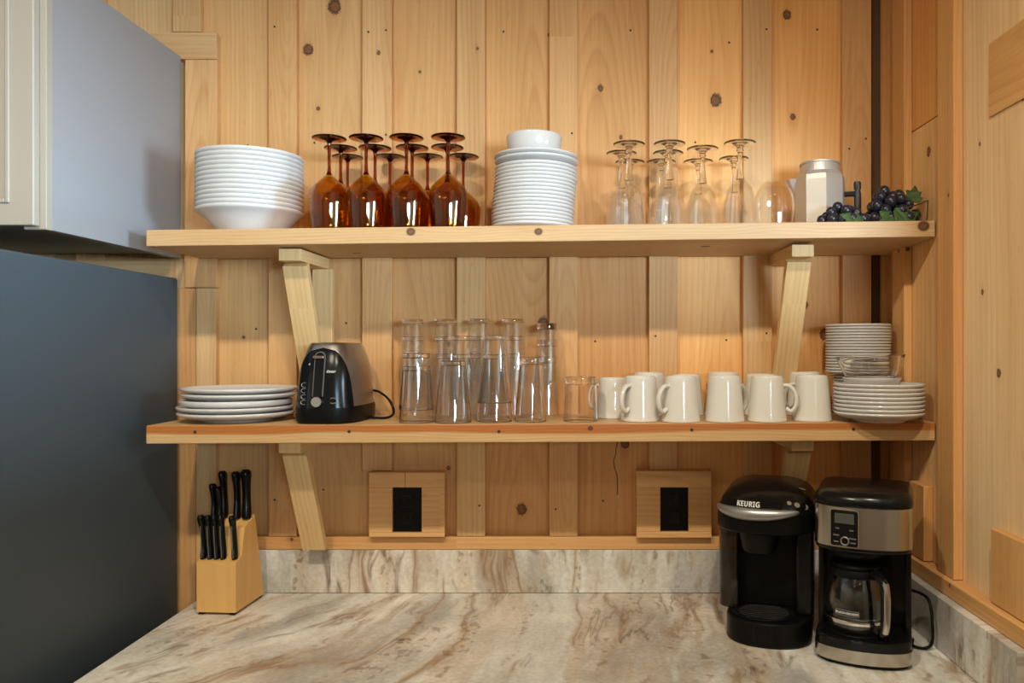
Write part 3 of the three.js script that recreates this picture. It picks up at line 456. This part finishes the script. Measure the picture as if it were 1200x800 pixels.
// ================================================================ grapes
{ const grapeGeo = new THREE.SphereGeometry(1, 18, 14);
  const leafGeo = (L, W, bend) => { const s = new THREE.Shape(); const pts = [[0, 0], [0.34, 0.12], [0.5, 0.36], [0.36, 0.46], [0.42, 0.72], [0.2, 0.7], [0, 1], [-0.2, 0.7], [-0.42, 0.72], [-0.36, 0.46], [-0.5, 0.36], [-0.34, 0.12]]; pts.forEach(([x, y], i) => (i ? s.quadraticCurveTo(x * W * 0.98, (y - 0.03) * L, x * W, y * L) : s.moveTo(0, 0))); s.closePath();
    const g = new THREE.ExtrudeGeometry(s, { depth: 0.0008, bevelEnabled: false, curveSegments: 6 }), p = g.attributes.position; for (let i = 0; i < p.count; i++) { const x = p.getX(i) / W, y = p.getY(i) / L; p.setZ(i, p.getZ(i) + bend * (y * y) - Math.abs(x) * 0.012 + 0.003 * Math.sin(x * 14)); } g.computeVertexNormals(); return g; };
  function bunch(label, cx, cz, list, leaves, twigs) {
    const t = thing('grape_bunch', label, 'grapes'); rest(t, 'top', cx, cz); t.rotation.x *= 1;
    for (const [x, y, z, r] of list) { const g = part('grape', grapeGeo, M.grape, t); g.position.set(x, y, z); g.scale.set(r, r * 1.06, r); }
    for (const [x, y, z, L, W, bend, rx, ry, rz] of leaves) { const l = part('leaf', leafGeo(L, W, bend), M.leaf, t); l.position.set(x, y, z); l.rotation.set(rx, ry, rz); }
    for (const pts of twigs) part('stem', tube(pts, 0.0014, 20, 6), M.twig, t);
  }
  const r = rng(99);
  const pile = (n, hx, hz, hy, r0) => { const out = []; let tries = 0; while (out.length < n && tries++ < 6000) { const x = (r() * 2 - 1) * hx, z = (r() * 2 - 1) * hz, q = (x / hx) ** 2 + (z / hz) ** 2; if (q > 1) continue; const rr = r0 * (0.9 + 0.22 * r()); let y = rr; for (let k = 0; k < 40; k++) { const hit = out.find((g) => Math.hypot(g[0] - x, g[1] - y, g[2] - z) < (g[3] + rr) * 0.93); if (!hit) break; y += 0.002; } if (y > rr + hy * (1 - q * 0.75)) continue; out.push([x, y, z, rr]); } return out; };
  bunch('small low bunch of dark grapes in front of the pot', 0.566, 0.232, pile(34, 0.052, 0.024, 0.03, 0.0105), [[0.035, 0.003, 0.033, 0.05, 0.04, -0.006, -0.35, 0.1, 1.25]], []);
  bunch('large heap of dark grapes in the corner of the upper shelf', 0.682, 0.205, pile(100, 0.055, 0.044, 0.074, 0.0115), [[-0.012, 0.004, 0.057, 0.07, 0.058, -0.008, -0.35, 0.1, -1.15], [-0.008, 0.002, 0.058, 0.042, 0.05, -0.004, -0.4, 0, 0.9], [0.036, 0.045, 0.03, 0.05, 0.04, -0.01, -0.3, -0.3, -0.25]], [[[0.01, 0.03, 0.05], [0.035, 0.036, 0.056], [0.06, 0.046, 0.054]], [[0.06, 0.046, 0.054], [0.058, 0.02, 0.055], [0.056, 0.001, 0.056]]]);
}

// ================================================================ toaster
{ const t = thing('toaster', 'black and brushed steel toaster on the lower shelf', 'toaster'); rest(t, 'low', -0.551, 0.150); t.rotation.y = -0.05; t.scale.set(1.05, 1, 1);
  const hw = (y) => lerp(0.068, 0.0605, sstep(0, 0.11, y)) - 0.018 * Math.pow(clamp((y - 0.09) / 0.083), 2.2), hl = (y) => lerp(0.112, 0.106, sstep(0, 0.1, y)) - 0.030 * Math.pow(clamp((y - 0.06) / 0.113), 2.4);
  const at = (a, y, off = 0) => { const c = Math.cos(a), s = Math.sin(a), e = 0.62; return V((hw(y) + off) * Math.sign(s) * Math.pow(Math.abs(s), e), y, (hl(y) + off) * Math.sign(c) * Math.pow(Math.abs(c), e)); };
  const ringAt = (y, off = 0, n = 64) => Array.from({ length: n }, (_, i) => at(-i / n * Math.PI * 2, y, off));
  const steel = std({ color: rgb(0.46, 0.45, 0.44), metalness: 1, roughness: 0.3 });
  const ys = [0.034, 0.05, 0.07, 0.09, 0.11, 0.125, 0.138, 0.15, 0.16, 0.167, 0.172];
  const shrink = (k) => (v) => V(v.x * k, v.y, v.z * k);
  const top = ringAt(0.172).map((v) => V(v.x, 0.1735, v.z)).map(shrink(0.96));
  const flipRing = (r) => r.slice().reverse();
  part('shell', loft([...ys.map((y) => ringAt(y)), top].map(flipRing)), steel, t);
  part('base', loft([[0.0005, -0.004], [0.004, 0], [0.03, 0.0018], [0.036, 0.001]].map(([y, o]) => ringAt(y, o)).map(flipRing)), M.satinBlack, t);
  // black front: an arched piece of the same skin, a little proud of it
  const pn = 28, pr = 20, pos = [], idx = [];
  for (let j = 0; j <= pr; j++) { const k = j / pr, y = lerp(0.034, 0.163, k), span_ = 1.0 * Math.pow(Math.max(0, 1 - Math.pow(k, 2.6)), 0.55); for (let i = 0; i <= pn; i++) { const a = lerp(-1.25, 1.25, i / pn) * span_ / 1.25, v = at(a, y, 0.0018); pos.push(v.x, v.y, v.z); } }
  for (let j = 0; j < pr; j++) for (let i = 0; i < pn; i++) { const a = j * (pn + 1) + i, b = a + 1, c = a + pn + 1, d = c + 1; idx.push(a, b, c, b, d, c); }
  const pg = new THREE.BufferGeometry(); pg.setAttribute('position', new THREE.Float32BufferAttribute(pos, 3)); pg.setIndex(idx); pg.computeVertexNormals();
  const panel = part('front_panel', pg, phy({ color: rgb(0.005, 0.005, 0.0055), roughness: 0.2, specularIntensity: 0.6, side: THREE.DoubleSide }), t);
  const zAt = (y) => at(0, y, 0.002).z;
  const tilt = (y) => Math.atan2(zAt(y - 0.01) - zAt(y + 0.01), 0.02);
  const onFront = (name, g, m, x, y, parent = t, dz = 0) => { const o = part(name, g, m, parent), a = Math.pow(Math.abs(x) / hw(y), 1 / 0.62); o.position.set(x, y, hl(y) * Math.pow(Math.sqrt(Math.max(0, 1 - a * a)), 0.62) + 0.0021 + dz); o.rotation.x = -tilt(y); return o; };
  const slotShape = new THREE.Shape(); slotShape.moveTo(-0.009, -0.05); slotShape.lineTo(0.009, -0.05); slotShape.lineTo(0.009, 0.036); slotShape.absarc(0, 0.036, 0.009, 0, Math.PI, false); slotShape.closePath();
  const slotRim = new THREE.Shape(); slotRim.moveTo(-0.0115, -0.05); slotRim.lineTo(0.0115, -0.05); slotRim.lineTo(0.0115, 0.036); slotRim.absarc(0, 0.036, 0.0115, 0, Math.PI, false); slotRim.closePath();
  onFront('lever_track', new THREE.ExtrudeGeometry(slotRim, { depth: 0.002, bevelEnabled: false }), std({ color: rgb(0.10, 0.10, 0.10), roughness: 0.3 }), -0.002, 0.108, t, -0.0012);
  onFront('lever_slot', new THREE.ExtrudeGeometry(slotShape, { depth: 0.001, bevelEnabled: false }), phy({ color: rgb(0.008, 0.008, 0.01), roughness: 0.1 }), -0.002, 0.108, t, 0.001);
  onFront('lever', rbox(0.024, 0.006, 0.012, 0.0025, 0, 0, 0.007, 2), M.chrome, -0.003, 0.139);
  const kn = new THREE.CylinderGeometry(0.0105, 0.012, 0.012, 24); kn.rotateX(Math.PI / 2); onFront('knob', kn, M.chrome, -0.002, 0.0475, t, 0.005);
  const rimG = new THREE.TorusGeometry(0.0052, 0.001, 8, 20); rimG.scale(1.25, 0.9, 1); const bt = new THREE.CylinderGeometry(0.0045, 0.0048, 0.002, 20); bt.rotateX(Math.PI / 2); bt.scale(1.25, 0.9, 1);
  for (const y of [0.046, 0.058, 0.071, 0.083]) { const b = onFront('button', bt, M.satinBlack, -0.032, y); part('button_rim', rimG, M.silver, b); }
  { const b = onFront('button', bt, M.satinBlack, 0.028, 0.05); b.scale.set(1.3, 1.2, 1); part('button_rim', rimG, M.silver, b); }
  const word = text('Oster', 0.0052); word.applyMatrix4(new THREE.Matrix4().makeShear(0, 0, 0.25, 0, 0, 0)); onFront('lettering', word, M.lettering, 0.0225, 0.112, t, 0.0003);
  { const fg = new THREE.CylinderGeometry(0.0005, 0.0032, 0.005, 3); fg.rotateX(0); const f = onFront('indicator_mark', fg, M.lettering, -0.024, 0.128, t, 0.0); f.scale.z = 0.2; }
  for (const x of [-0.011, 0.011]) part('bread_slot', span(x - 0.007, x + 0.007, 0.1725, 0.1743, -0.06, 0.052, 0.0005), std({ color: rgb(0.01, 0.009, 0.008), roughness: 0.8 }), t);
  part('power_cord', tube([[0.055, 0.062, -0.086], [0.072, 0.058, -0.075], [0.098, 0.04, -0.06], [0.112, 0.014, -0.045], [0.108, 0.0042, -0.02], [0.085, 0.0042, 0.0], [0.066, 0.0042, -0.03]], 0.0028, 60, 8), M.satinBlack, t);
}

// ================================================================ wall outlets
function outlet(x0, x1, y0, y1, hx0, hx1, hy0, hy1, label, split) {
  const t = thing('wall_outlet', label, 'outlet', [(x0 + x1) / 2, (y0 + y1) / 2, 0], 0, 'outlets above the backsplash'), cx = (x0 + x1) / 2, cy = (y0 + y1) / 2, z0 = 0.0205, z1 = 0.0395;
  const m = wood(boardTex[5], '#fff2e0'), G = (a, b, c, d) => grainUV(span(a - cx, b - cx, c - cy, d - cy, 0.0005, z1, 0.0012), 0, 0.26, 1.6, 0.02 + c, a + 0.3);
  for (const g of [G(x0, x1, y0, hy0), G(x0, hx0, hy0 + 0.0001, hy1 - 0.0001), G(hx1, x1, hy0 + 0.0001, hy1 - 0.0001)]) part('mounting_board', g, m, t);
  if (split) { part('mounting_board', G(x0, split - 0.0006, hy1, y1), m, t); part('mounting_board', G(split + 0.0006, x1, hy1, y1), m, t); } else part('mounting_board', G(x0, x1, hy1, y1), m, t);
  const c = part('cover_plate', span(hx0 - cx + 0.0006, hx1 - cx - 0.0006, hy0 - cy + 0.0006, hy1 - cy - 0.0006, 0.002, 0.031, 0.002), M.satinBlack, t);
  for (const s of [-1, 1]) { const y = (hy0 + hy1) / 2 - cy + s * 0.0205, r = part('socket', rbox(0.030, 0.029, 0.004, 0.0018, (hx0 + hx1) / 2 - cx, y, 0.0315, 2), M.black, t); for (const q of [-0.006, 0.006]) part('socket_slot', rbox(0.002, 0.009, 0.0006, 0.0002, (hx0 + hx1) / 2 - cx + q, y + 0.003, 0.0336), std({ color: rgb(0.002, 0.002, 0.002), roughness: 0.9 }), r); }
}
outlet(-0.5079, -0.3256, 0.1412, 0.2959, -0.4516, -0.3809, 0.1515, 0.26, 'black outlet in pine block under the toaster side', -0.4205);
outlet(0.1352, 0.3154, 0.1392, 0.2995, 0.1925, 0.2601, 0.1535, 0.26, 'black outlet in pine block beside the pod coffee machine', 0);

// ================================================================ knife block
{ const yaw = -0.07, base = [-0.806, 0.0005, 0.108], t = thing('knife_block', 'light wooden knife block on the left end of the counter', 'knife block', base, yaw);
  const blockTex = pine({ w: 128, h: 512, W: 0.1, H: 0.4, seed: 81, light: [228, 182, 112], dark: [196, 140, 76], freq: 60, amount: 0.7 });
  const prof = [[0.074, 0.006], [0.074, 0.118], [0.048, 0.126], [0.034, 0.186], [-0.018, 0.206], [-0.066, 0.006]];      // z, y seen from the side
  const s = new THREE.Shape(); prof.forEach(([z, y], i) => (i ? s.lineTo(z, y) : s.moveTo(z, y))); s.closePath();
  const g = new THREE.ExtrudeGeometry(s, { depth: 0.088, bevelEnabled: true, bevelSize: 0.0015, bevelThickness: 0.0015, bevelOffset: -0.0015, bevelSegments: 2 }); g.translate(0, 0, -0.044); g.rotateY(-Math.PI / 2);
  part('block', grainUV(flat(g), 1, 0.1, 0.4, 0.05, 0), wood(blockTex, '#ffffff', 0.45), t);
  for (const [x, z] of [[-0.036, 0.066], [0.036, 0.066], [-0.036, -0.058], [0.036, -0.058]]) part('foot', rbox(0.012, 0.006, 0.012, 0.001, x, 0.0032, z), M.satinBlack, t);
  const handle = (L, a, b, hook) => loft([0, 0.06, 0.18, 0.35, 0.55, 0.75, 0.88, 0.95, 1].map((k, i) => { const w = [0.9, 1, 0.96, 0.86, 0.84, 0.94, 1.12, 1.1, 0.6][i], off = -0.0035 * hook * Math.sin(k * Math.PI * 1.1) + hook * 0.003 * k * k, r = []; for (let q = 0; q < 20; q++) { const th = -q / 20 * Math.PI * 2; r.push(V(b * w * Math.cos(th), k * L, a * w * Math.sin(th) + off)); } return r; }));
  const steak = handle(0.098, 0.0088, 0.0066, 1), chef = handle(0.108, 0.0125, 0.0078, 1), paring = handle(0.086, 0.0105, 0.0068, 1), wide = handle(0.112, 0.0125, 0.0105, 0.4);
  const c = Math.cos(yaw), sn = Math.sin(yaw);
  function knife(gm, L, x, y, z, tx, tz, label, steel) {
    const w = thing('knife', label, 'knife', [base[0] + x * c + z * sn, y, base[2] - x * sn + z * c], yaw, 'knives in the block');
    w.rotation.set(tx, yaw, tz, 'YXZ'); part('handle', gm, M.black, w); if (steel) part('tang', rbox(0.0022, L * 0.9, 0.0006, 0.0002, 0, L * 0.48, 0.0079), M.silver, w);
  }
  [[-0.0352, 'at the outer left edge'], [-0.0195, 'second from the left'], [-0.0045, 'in the middle'], [0.0105, 'fourth from the left'], [0.037, 'set apart on the right']].forEach(([x, l]) => knife(steak, 0.098, x, 0.1225, 0.061, -0.03, 0.07, `black handled steak knife in the lower row, ${l}`, true));
  knife(paring, 0.086, -0.037, 0.1965, 0.014, -0.08, 0.05, 'short black handled knife in upper row, far left', false);
  knife(chef, 0.108, -0.019, 0.2018, 0.0, -0.08, 0.07, 'long black handled knife in upper row, second from left', false);
  knife(paring, 0.086, -0.0165, 0.1925, 0.026, -0.05, 0.05, 'shorter black knife in front of the long upper handle', false);
  knife(chef, 0.108, 0.0125, 0.201, 0.0025, -0.08, 0.05, 'long black handled knife in upper row, third along', false);
  knife(wide, 0.112, 0.035, 0.2015, 0.0015, -0.08, 0.05, 'thick black handled knife at the right of upper row', false);
}

// ================================================================ pod coffee machine
{ const t = thing('pod_coffee_machine', 'black pod coffee machine with silver handle on the counter', 'coffee machine', [0.3985, 0.0005, 0.266], -0.3);
  const blackBody = phy({ color: rgb(0.004, 0.0038, 0.0036), roughness: 0.34, specularIntensity: 0.3 });
  part('base', plan(footprint(0.086, -0.12, 0.045, 0.078, 0.012), 0, 0.05, 0.004), blackBody, t).position.x = 0.006;
  const grate = part('drip_tray', plan((() => { const s = new THREE.Shape(); s.absellipse(0, 0, 0.062, 0.05, 0, Math.PI * 2); return s; })(), 0.05, 0.054, 0.001), M.satinBlack, t); grate.position.set(-0.004, 0, 0.062);
  for (let i = -4; i <= 4; i++) part('tray_slot', rbox(0.1 * Math.sqrt(1 - (i / 5.2) ** 2), 0.0012, 0.003, 0.0004, 0, 0.0542, i * 0.0095), std({ color: rgb(0.03, 0.028, 0.026), metalness: 0.6, roughness: 0.4 }), grate);
  part('column', plan(footprint(0.078, -0.125, 0.0, 0.004, 0.012), 0.05, 0.225, 0.003), blackBody, t).position.x = 0.012;
  part('right_pillar', rbox(0.036, 0.178, 0.15, 0.008, 0.077, 0.138, -0.02, 3), M.black, t);
  const res = part('water_reservoir', plan((() => { const s = new THREE.Shape(), r = 0.014, x0 = -0.1, x1 = -0.058, z0 = -0.11, z1 = 0.05; s.moveTo(x0 + r, -z0); s.lineTo(x1, -z0); s.lineTo(x1, -z1); s.lineTo(x0 + 0.03, -z1); s.quadraticCurveTo(x0, -z1 + 0.002, x0, -z1 + 0.035); s.lineTo(x0, -z0 - r); s.quadraticCurveTo(x0, -z0, x0 + r, -z0); return s; })(), 0.052, 0.2325, 0.002), M.smoke, t);
  part('head', plan(footprint(0.1, -0.128, 0.035, 0.086, 0.016), 0.223, 0.268, 0.006, 3), blackBody, t);
  // domed top
  const outline = (k) => { const pts = [], fp = footprint(0.1, -0.128, 0.035, 0.086, 0.016).getSpacedPoints(90); for (const p of fp) pts.push(V(p.x * k, 0, -p.y * k)); pts.pop(); return pts; };
  const dome = [[0.99, 0.262], [0.955, 0.2755], [0.88, 0.2885], [0.76, 0.300], [0.6, 0.3085], [0.4, 0.3145], [0.18, 0.317]].map(([k, y]) => outline(k).map((p) => V(p.x, y, p.z - (1 - k) * 0.03)));
  const ccw = (r) => { let a = 0; r.forEach((p, i) => { const q = r[(i + 1) % r.length]; a += p.x * q.z - q.x * p.z; }); return a > 0 ? r : r.slice().reverse(); };
  part('lid', loft(dome.map((r) => ccw(r).slice().reverse()).map((r) => r.slice().reverse())), M.black, t);
  // silver lifting handle: a crescent round the front of the head
  const cres = []; const nC = 40;
  for (let i = 0; i <= nC; i++) { const a = lerp(Math.PI * 0.27, Math.PI * 0.905, i / nC), k = Math.sin(i / nC * Math.PI), w = 0.003 + 0.0095 * Math.pow(k, 0.7), d = 0.003 + 0.007 * Math.pow(k, 0.6), X = 0.1005 * Math.cos(a), Z = 0.035 + 0.0865 * Math.pow(Math.sin(a), 0.8), nx = Math.cos(a), nz = Math.sin(a), y = 0.2655 - 0.006 * k + 0.004; const r = []; for (let q = 0; q < 14; q++) { const th = q / 14 * Math.PI * 2; r.push(V(X + nx * d * Math.cos(th), y + w * Math.sin(th), Z + nz * d * Math.cos(th))); } cres.push(r); }
  const hd = part('handle', loft(cres.map((r) => r.slice().reverse())), M.silver, t);
  { // lettering bent round the front of the lid, above the handle
    const word = text('KEURIG', 0.0105, 0.0008), p = word.attributes.position;
    for (let i = 0; i < p.count; i++) { const a = Math.PI * 0.60 - p.getX(i) / 0.105, y = p.getY(i), lift = p.getZ(i); const X = (0.0985 - y * 0.25) * Math.cos(a), Z = 0.032 + (0.0865 - y * 0.25) * Math.pow(Math.sin(a), 0.8); p.setXYZ(i, X + Math.cos(a) * lift, 0.2835 + y, Z + Math.sin(a) * lift + 0.0008); }
    word.computeVertexNormals(); part('lettering', word, M.lettering, t);
    part('name_band', frontBand(0.0955, 0.031, 0.083, 0.0022, 0.2745, 0.2915, Math.PI * 0.38, Math.PI * 0.84), M.satinBlack, t);
  }
  part('pod_holder', lathe([[0, 0], [0.03, 0], [0.034, 0.003], [0.042, 0.04], [0.044, 0.046], [0, 0.046]], 40), M.satinBlack, t).position.set(-0.012, 0.178, 0.062);
  const bg = new THREE.CylinderGeometry(0.0058, 0.0062, 0.004, 24), yTop = (x, z) => 0.2925;
  for (const [x, y, z, s] of [[0.048, 0.2848, 0.0945, 0.8], [0.063, 0.2808, 0.09, 0.95], [0.078, 0.2755, 0.0795, 1.1]]) { const b = part('button', bg, M.silver, t); b.position.set(x, y, z); b.rotation.set(0.75, 0, -0.35); b.scale.setScalar(s); }
  for (let i = 0; i < 4; i++) { const d = part('indicator', rbox(0.014, 0.0012, 0.0024, 0.0004), M.silver, t); d.position.set(0.071, 0.2905 + i * 0.0044, 0.064 - i * 0.013); d.rotation.set(0.4, 0, -0.3); }
}

// ================================================================ drip coffee maker
{ const t = thing('drip_coffee_maker', 'black and steel drip coffee maker with glass carafe in corner', 'coffee maker', [0.5595, 0.0005, 0.3915], -0.381);
  const gloss = phy({ color: rgb(0.005, 0.0046, 0.0044), roughness: 0.18, specularIntensity: 0.55 }), brushed = std({ color: rgb(0.52, 0.48, 0.43), metalness: 1, roughness: 0.22 });
  const H = 0.0865;
  part('base', plan(footprint(H, -0.1, 0.052, 0.05, 0.012), 0.006, 0.05, 0.004, 2), gloss, t);
  part('foot_ring', plan(footprint(H - 0.004, -0.096, 0.05, 0.046, 0.012), 0, 0.0065, 0.001, 1), M.satinBlack, t);
  part('base_band', frontBand(H + 0.0003, 0.052, 0.05, 0.0016, 0.008, 0.032, 0.0, Math.PI, 48, 0.01), brushed, t);
  part('column', plan(footprint(H - 0.001, -0.1, -0.02, 0.0, 0.012), 0.05, 0.215, 0.002, 1), gloss, t);
  part('side_panel', rbox(0.012, 0.17, 0.06, 0.004, H - 0.0065, 0.132, -0.002, 2), gloss, t); part('side_panel', rbox(0.012, 0.17, 0.045, 0.004, -H + 0.0065, 0.132, -0.01, 2), gloss, t);
  part('housing', plan(footprint(H, -0.1, 0.052, 0.05, 0.012), 0.214, 0.3, 0.003, 2), gloss, t);
  part('steel_band', frontBand(H + 0.0003, 0.052, 0.05, 0.0018, 0.222, 0.2975, 0.0, Math.PI, 48, 0.012), brushed, t);
  part('filter_skirt', lathe([[0, 0], [0.04, 0], [0.052, 0.012], [0.058, 0.03], [0, 0.03]], 40), M.satinBlack, t).position.set(-0.012, 0.188, 0.024);
  const lidOut = (k) => { const fp = footprint(H + 0.003, -0.1, 0.052, 0.052, 0.012).getSpacedPoints(90).map((p) => V(p.x * k, 0, -p.y * k)); fp.pop(); return fp; };
  part('lid', loft([[0.97, 0.2985], [1.0, 0.302], [1.0, 0.309], [0.97, 0.317], [0.9, 0.3235], [0.75, 0.3275], [0.45, 0.3295], [0.15, 0.33]].map(([k, y]) => lidOut(k).map((p) => V(p.x, y, p.z)))), M.black, t);
  // control panel on the curved front
  const arcA = (x) => Math.acos(clamp(x / (H + 0.002), -1, 1)), zf = (x) => 0.052 + 0.0518 * Math.pow(Math.sin(arcA(x)), 0.8);
  const cp = part('control_panel', rbox(0.05, 0.067, 0.006, 0.0055, 0, 0, 0, 3), gloss, t); cp.position.set(-0.03, 0.259, zf(-0.03) - 0.0005); cp.rotation.y = -0.20;
  part('panel_rim', (() => { const s = new THREE.Shape(), w = 0.0265, h = 0.035, r = 0.006; const rr = (S, w, h, r) => { S.moveTo(-w + r, -h); S.lineTo(w - r, -h); S.quadraticCurveTo(w, -h, w, -h + r); S.lineTo(w, h - r); S.quadraticCurveTo(w, h, w - r, h); S.lineTo(-w + r, h); S.quadraticCurveTo(-w, h, -w, h - r); S.lineTo(-w, -h + r); S.quadraticCurveTo(-w, -h, -w + r, -h); }; rr(s, w, h, r); const ho = new THREE.Path(); rr(ho, w - 0.0014, h - 0.0014, r - 0.001); s.holes.push(ho); return new THREE.ExtrudeGeometry(s, { depth: 0.0035, bevelEnabled: false }); })(), M.chrome, cp).position.z = -0.0005;
  part('display', rbox(0.036, 0.019, 0.0016, 0.0006, 0, 0.018, 0.0026), M.lcd, cp);
  const ring = new THREE.TorusGeometry(0.0072, 0.0013, 8, 28); part('dial', ring, M.silver, cp).position.set(0.001, -0.0235, 0.0032);
  for (const [x, y, w] of [[-0.013, -0.001, 0.007], [0.013, -0.003, 0.008], [-0.015, -0.014, 0.011], [0.015, -0.018, 0.014], [-0.015, -0.026, 0.009], [0.016, -0.026, 0.01]]) part('button', rbox(w, 0.0024, 0.001, 0.0004, x, y, 0.0031), std({ color: rgb(0.13, 0.13, 0.125), roughness: 0.4 }), cp);
  part('warming_plate', lathe([[0, 0], [0.058, 0], [0.06, 0.0015], [0.058, 0.003], [0, 0.003]], 48), M.satinBlack, t).position.set(-0.012, 0.0495, 0.024);
  // carafe
  const c = new THREE.Group(); c.name = 'carafe'; c.position.set(-0.012, 0.053, 0.024); t.add(c);
  part('carafe_glass', lathe([...smooth([[0, 0.001], [0.05, 0.001], [0.057, 0.005], [0.0605, 0.025], [0.061, 0.055], [0.056, 0.085], [0.047, 0.108], [0.046, 0.118]], 4), ...smooth([[0.0445, 0.118], [0.0452, 0.109], [0.0542, 0.085], [0.0592, 0.055], [0.0587, 0.025], [0.0555, 0.0065], [0.049, 0.0028], [0, 0.0028]], 4)], 56), M.glass, c);
  part('carafe_lid', lathe([[0, 0.134], [0.03, 0.134], [0.047, 0.128], [0.0485, 0.119], [0, 0.119]], 40), M.satinBlack, c);
  part('carafe_collar', lathe([[0.0475, 0.104], [0.0505, 0.104], [0.049, 0.118], [0.0466, 0.118], [0.0475, 0.104]], 40), M.satinBlack, c);
  part('steel_band', lathe([[0.0611, 0.02], [0.062, 0.02], [0.0624, 0.027], [0.0615, 0.027], [0.0611, 0.02]], 48), M.chrome, c);
  const hB = 0.95, ha = new THREE.Group(); ha.name = 'carafe_handle'; ha.rotation.y = -hB; c.add(ha);
  part('grip', tube([[0.048, 0.112, 0], [0.07, 0.116, 0], [0.088, 0.104, 0], [0.092, 0.07, 0], [0.089, 0.03, 0], [0.08, 0.012, 0], [0.062, 0.012, 0]], 0.0085, 48, 12), gloss, ha);
  part('handle_band', tube([[0.0905, 0.1085, 0.0], [0.0955, 0.09, 0.0], [0.0965, 0.065, 0.0], [0.0945, 0.032, 0.0], [0.0905, 0.018, 0.0]], 0.0068, 40, 12), brushed, ha);
  { const bw = text('BLACK+DECKER', 0.0042, 0.0006), p = bw.attributes.position, R = 0.0618, a0 = 1.83;
    const bend = (g, dr) => { const q = g.attributes.position; for (let i = 0; i < q.count; i++) { const a = a0 - q.getX(i) / R, r = R + dr + q.getZ(i); q.setXYZ(i, r * Math.cos(a), q.getY(i) + 0.042, r * Math.sin(a)); } g.computeVertexNormals(); return g; };
    const plateG = new THREE.BoxGeometry(0.046, 0.0102, 0.0006, 20, 1, 1), inner = new THREE.BoxGeometry(0.0438, 0.008, 0.0006, 20, 1, 1);
    const pl = part('badge', bend(plateG, 0), M.silver, c); part('badge_face', bend(inner, 0.0004), M.satinBlack, pl); part('lettering', bend(bw, 0.0008), M.lettering, pl); }
  part('power_cord', tube([[0.075, 0.1, -0.1], [0.082, 0.098, -0.108], [0.1, 0.1, -0.09], [0.118, 0.095, -0.06], [0.124, 0.06, -0.045], [0.122, 0.012, -0.045], [0.11, 0.0036, -0.045], [0.09, 0.0036, -0.05], [0.089, 0.0036, -0.09]], 0.003, 70, 8), M.satinBlack, t);
}

scene.traverse((o) => { if (o.isMesh) { o.castShadow = true; o.receiveShadow = true; } });
renderer.render(scene, camera);
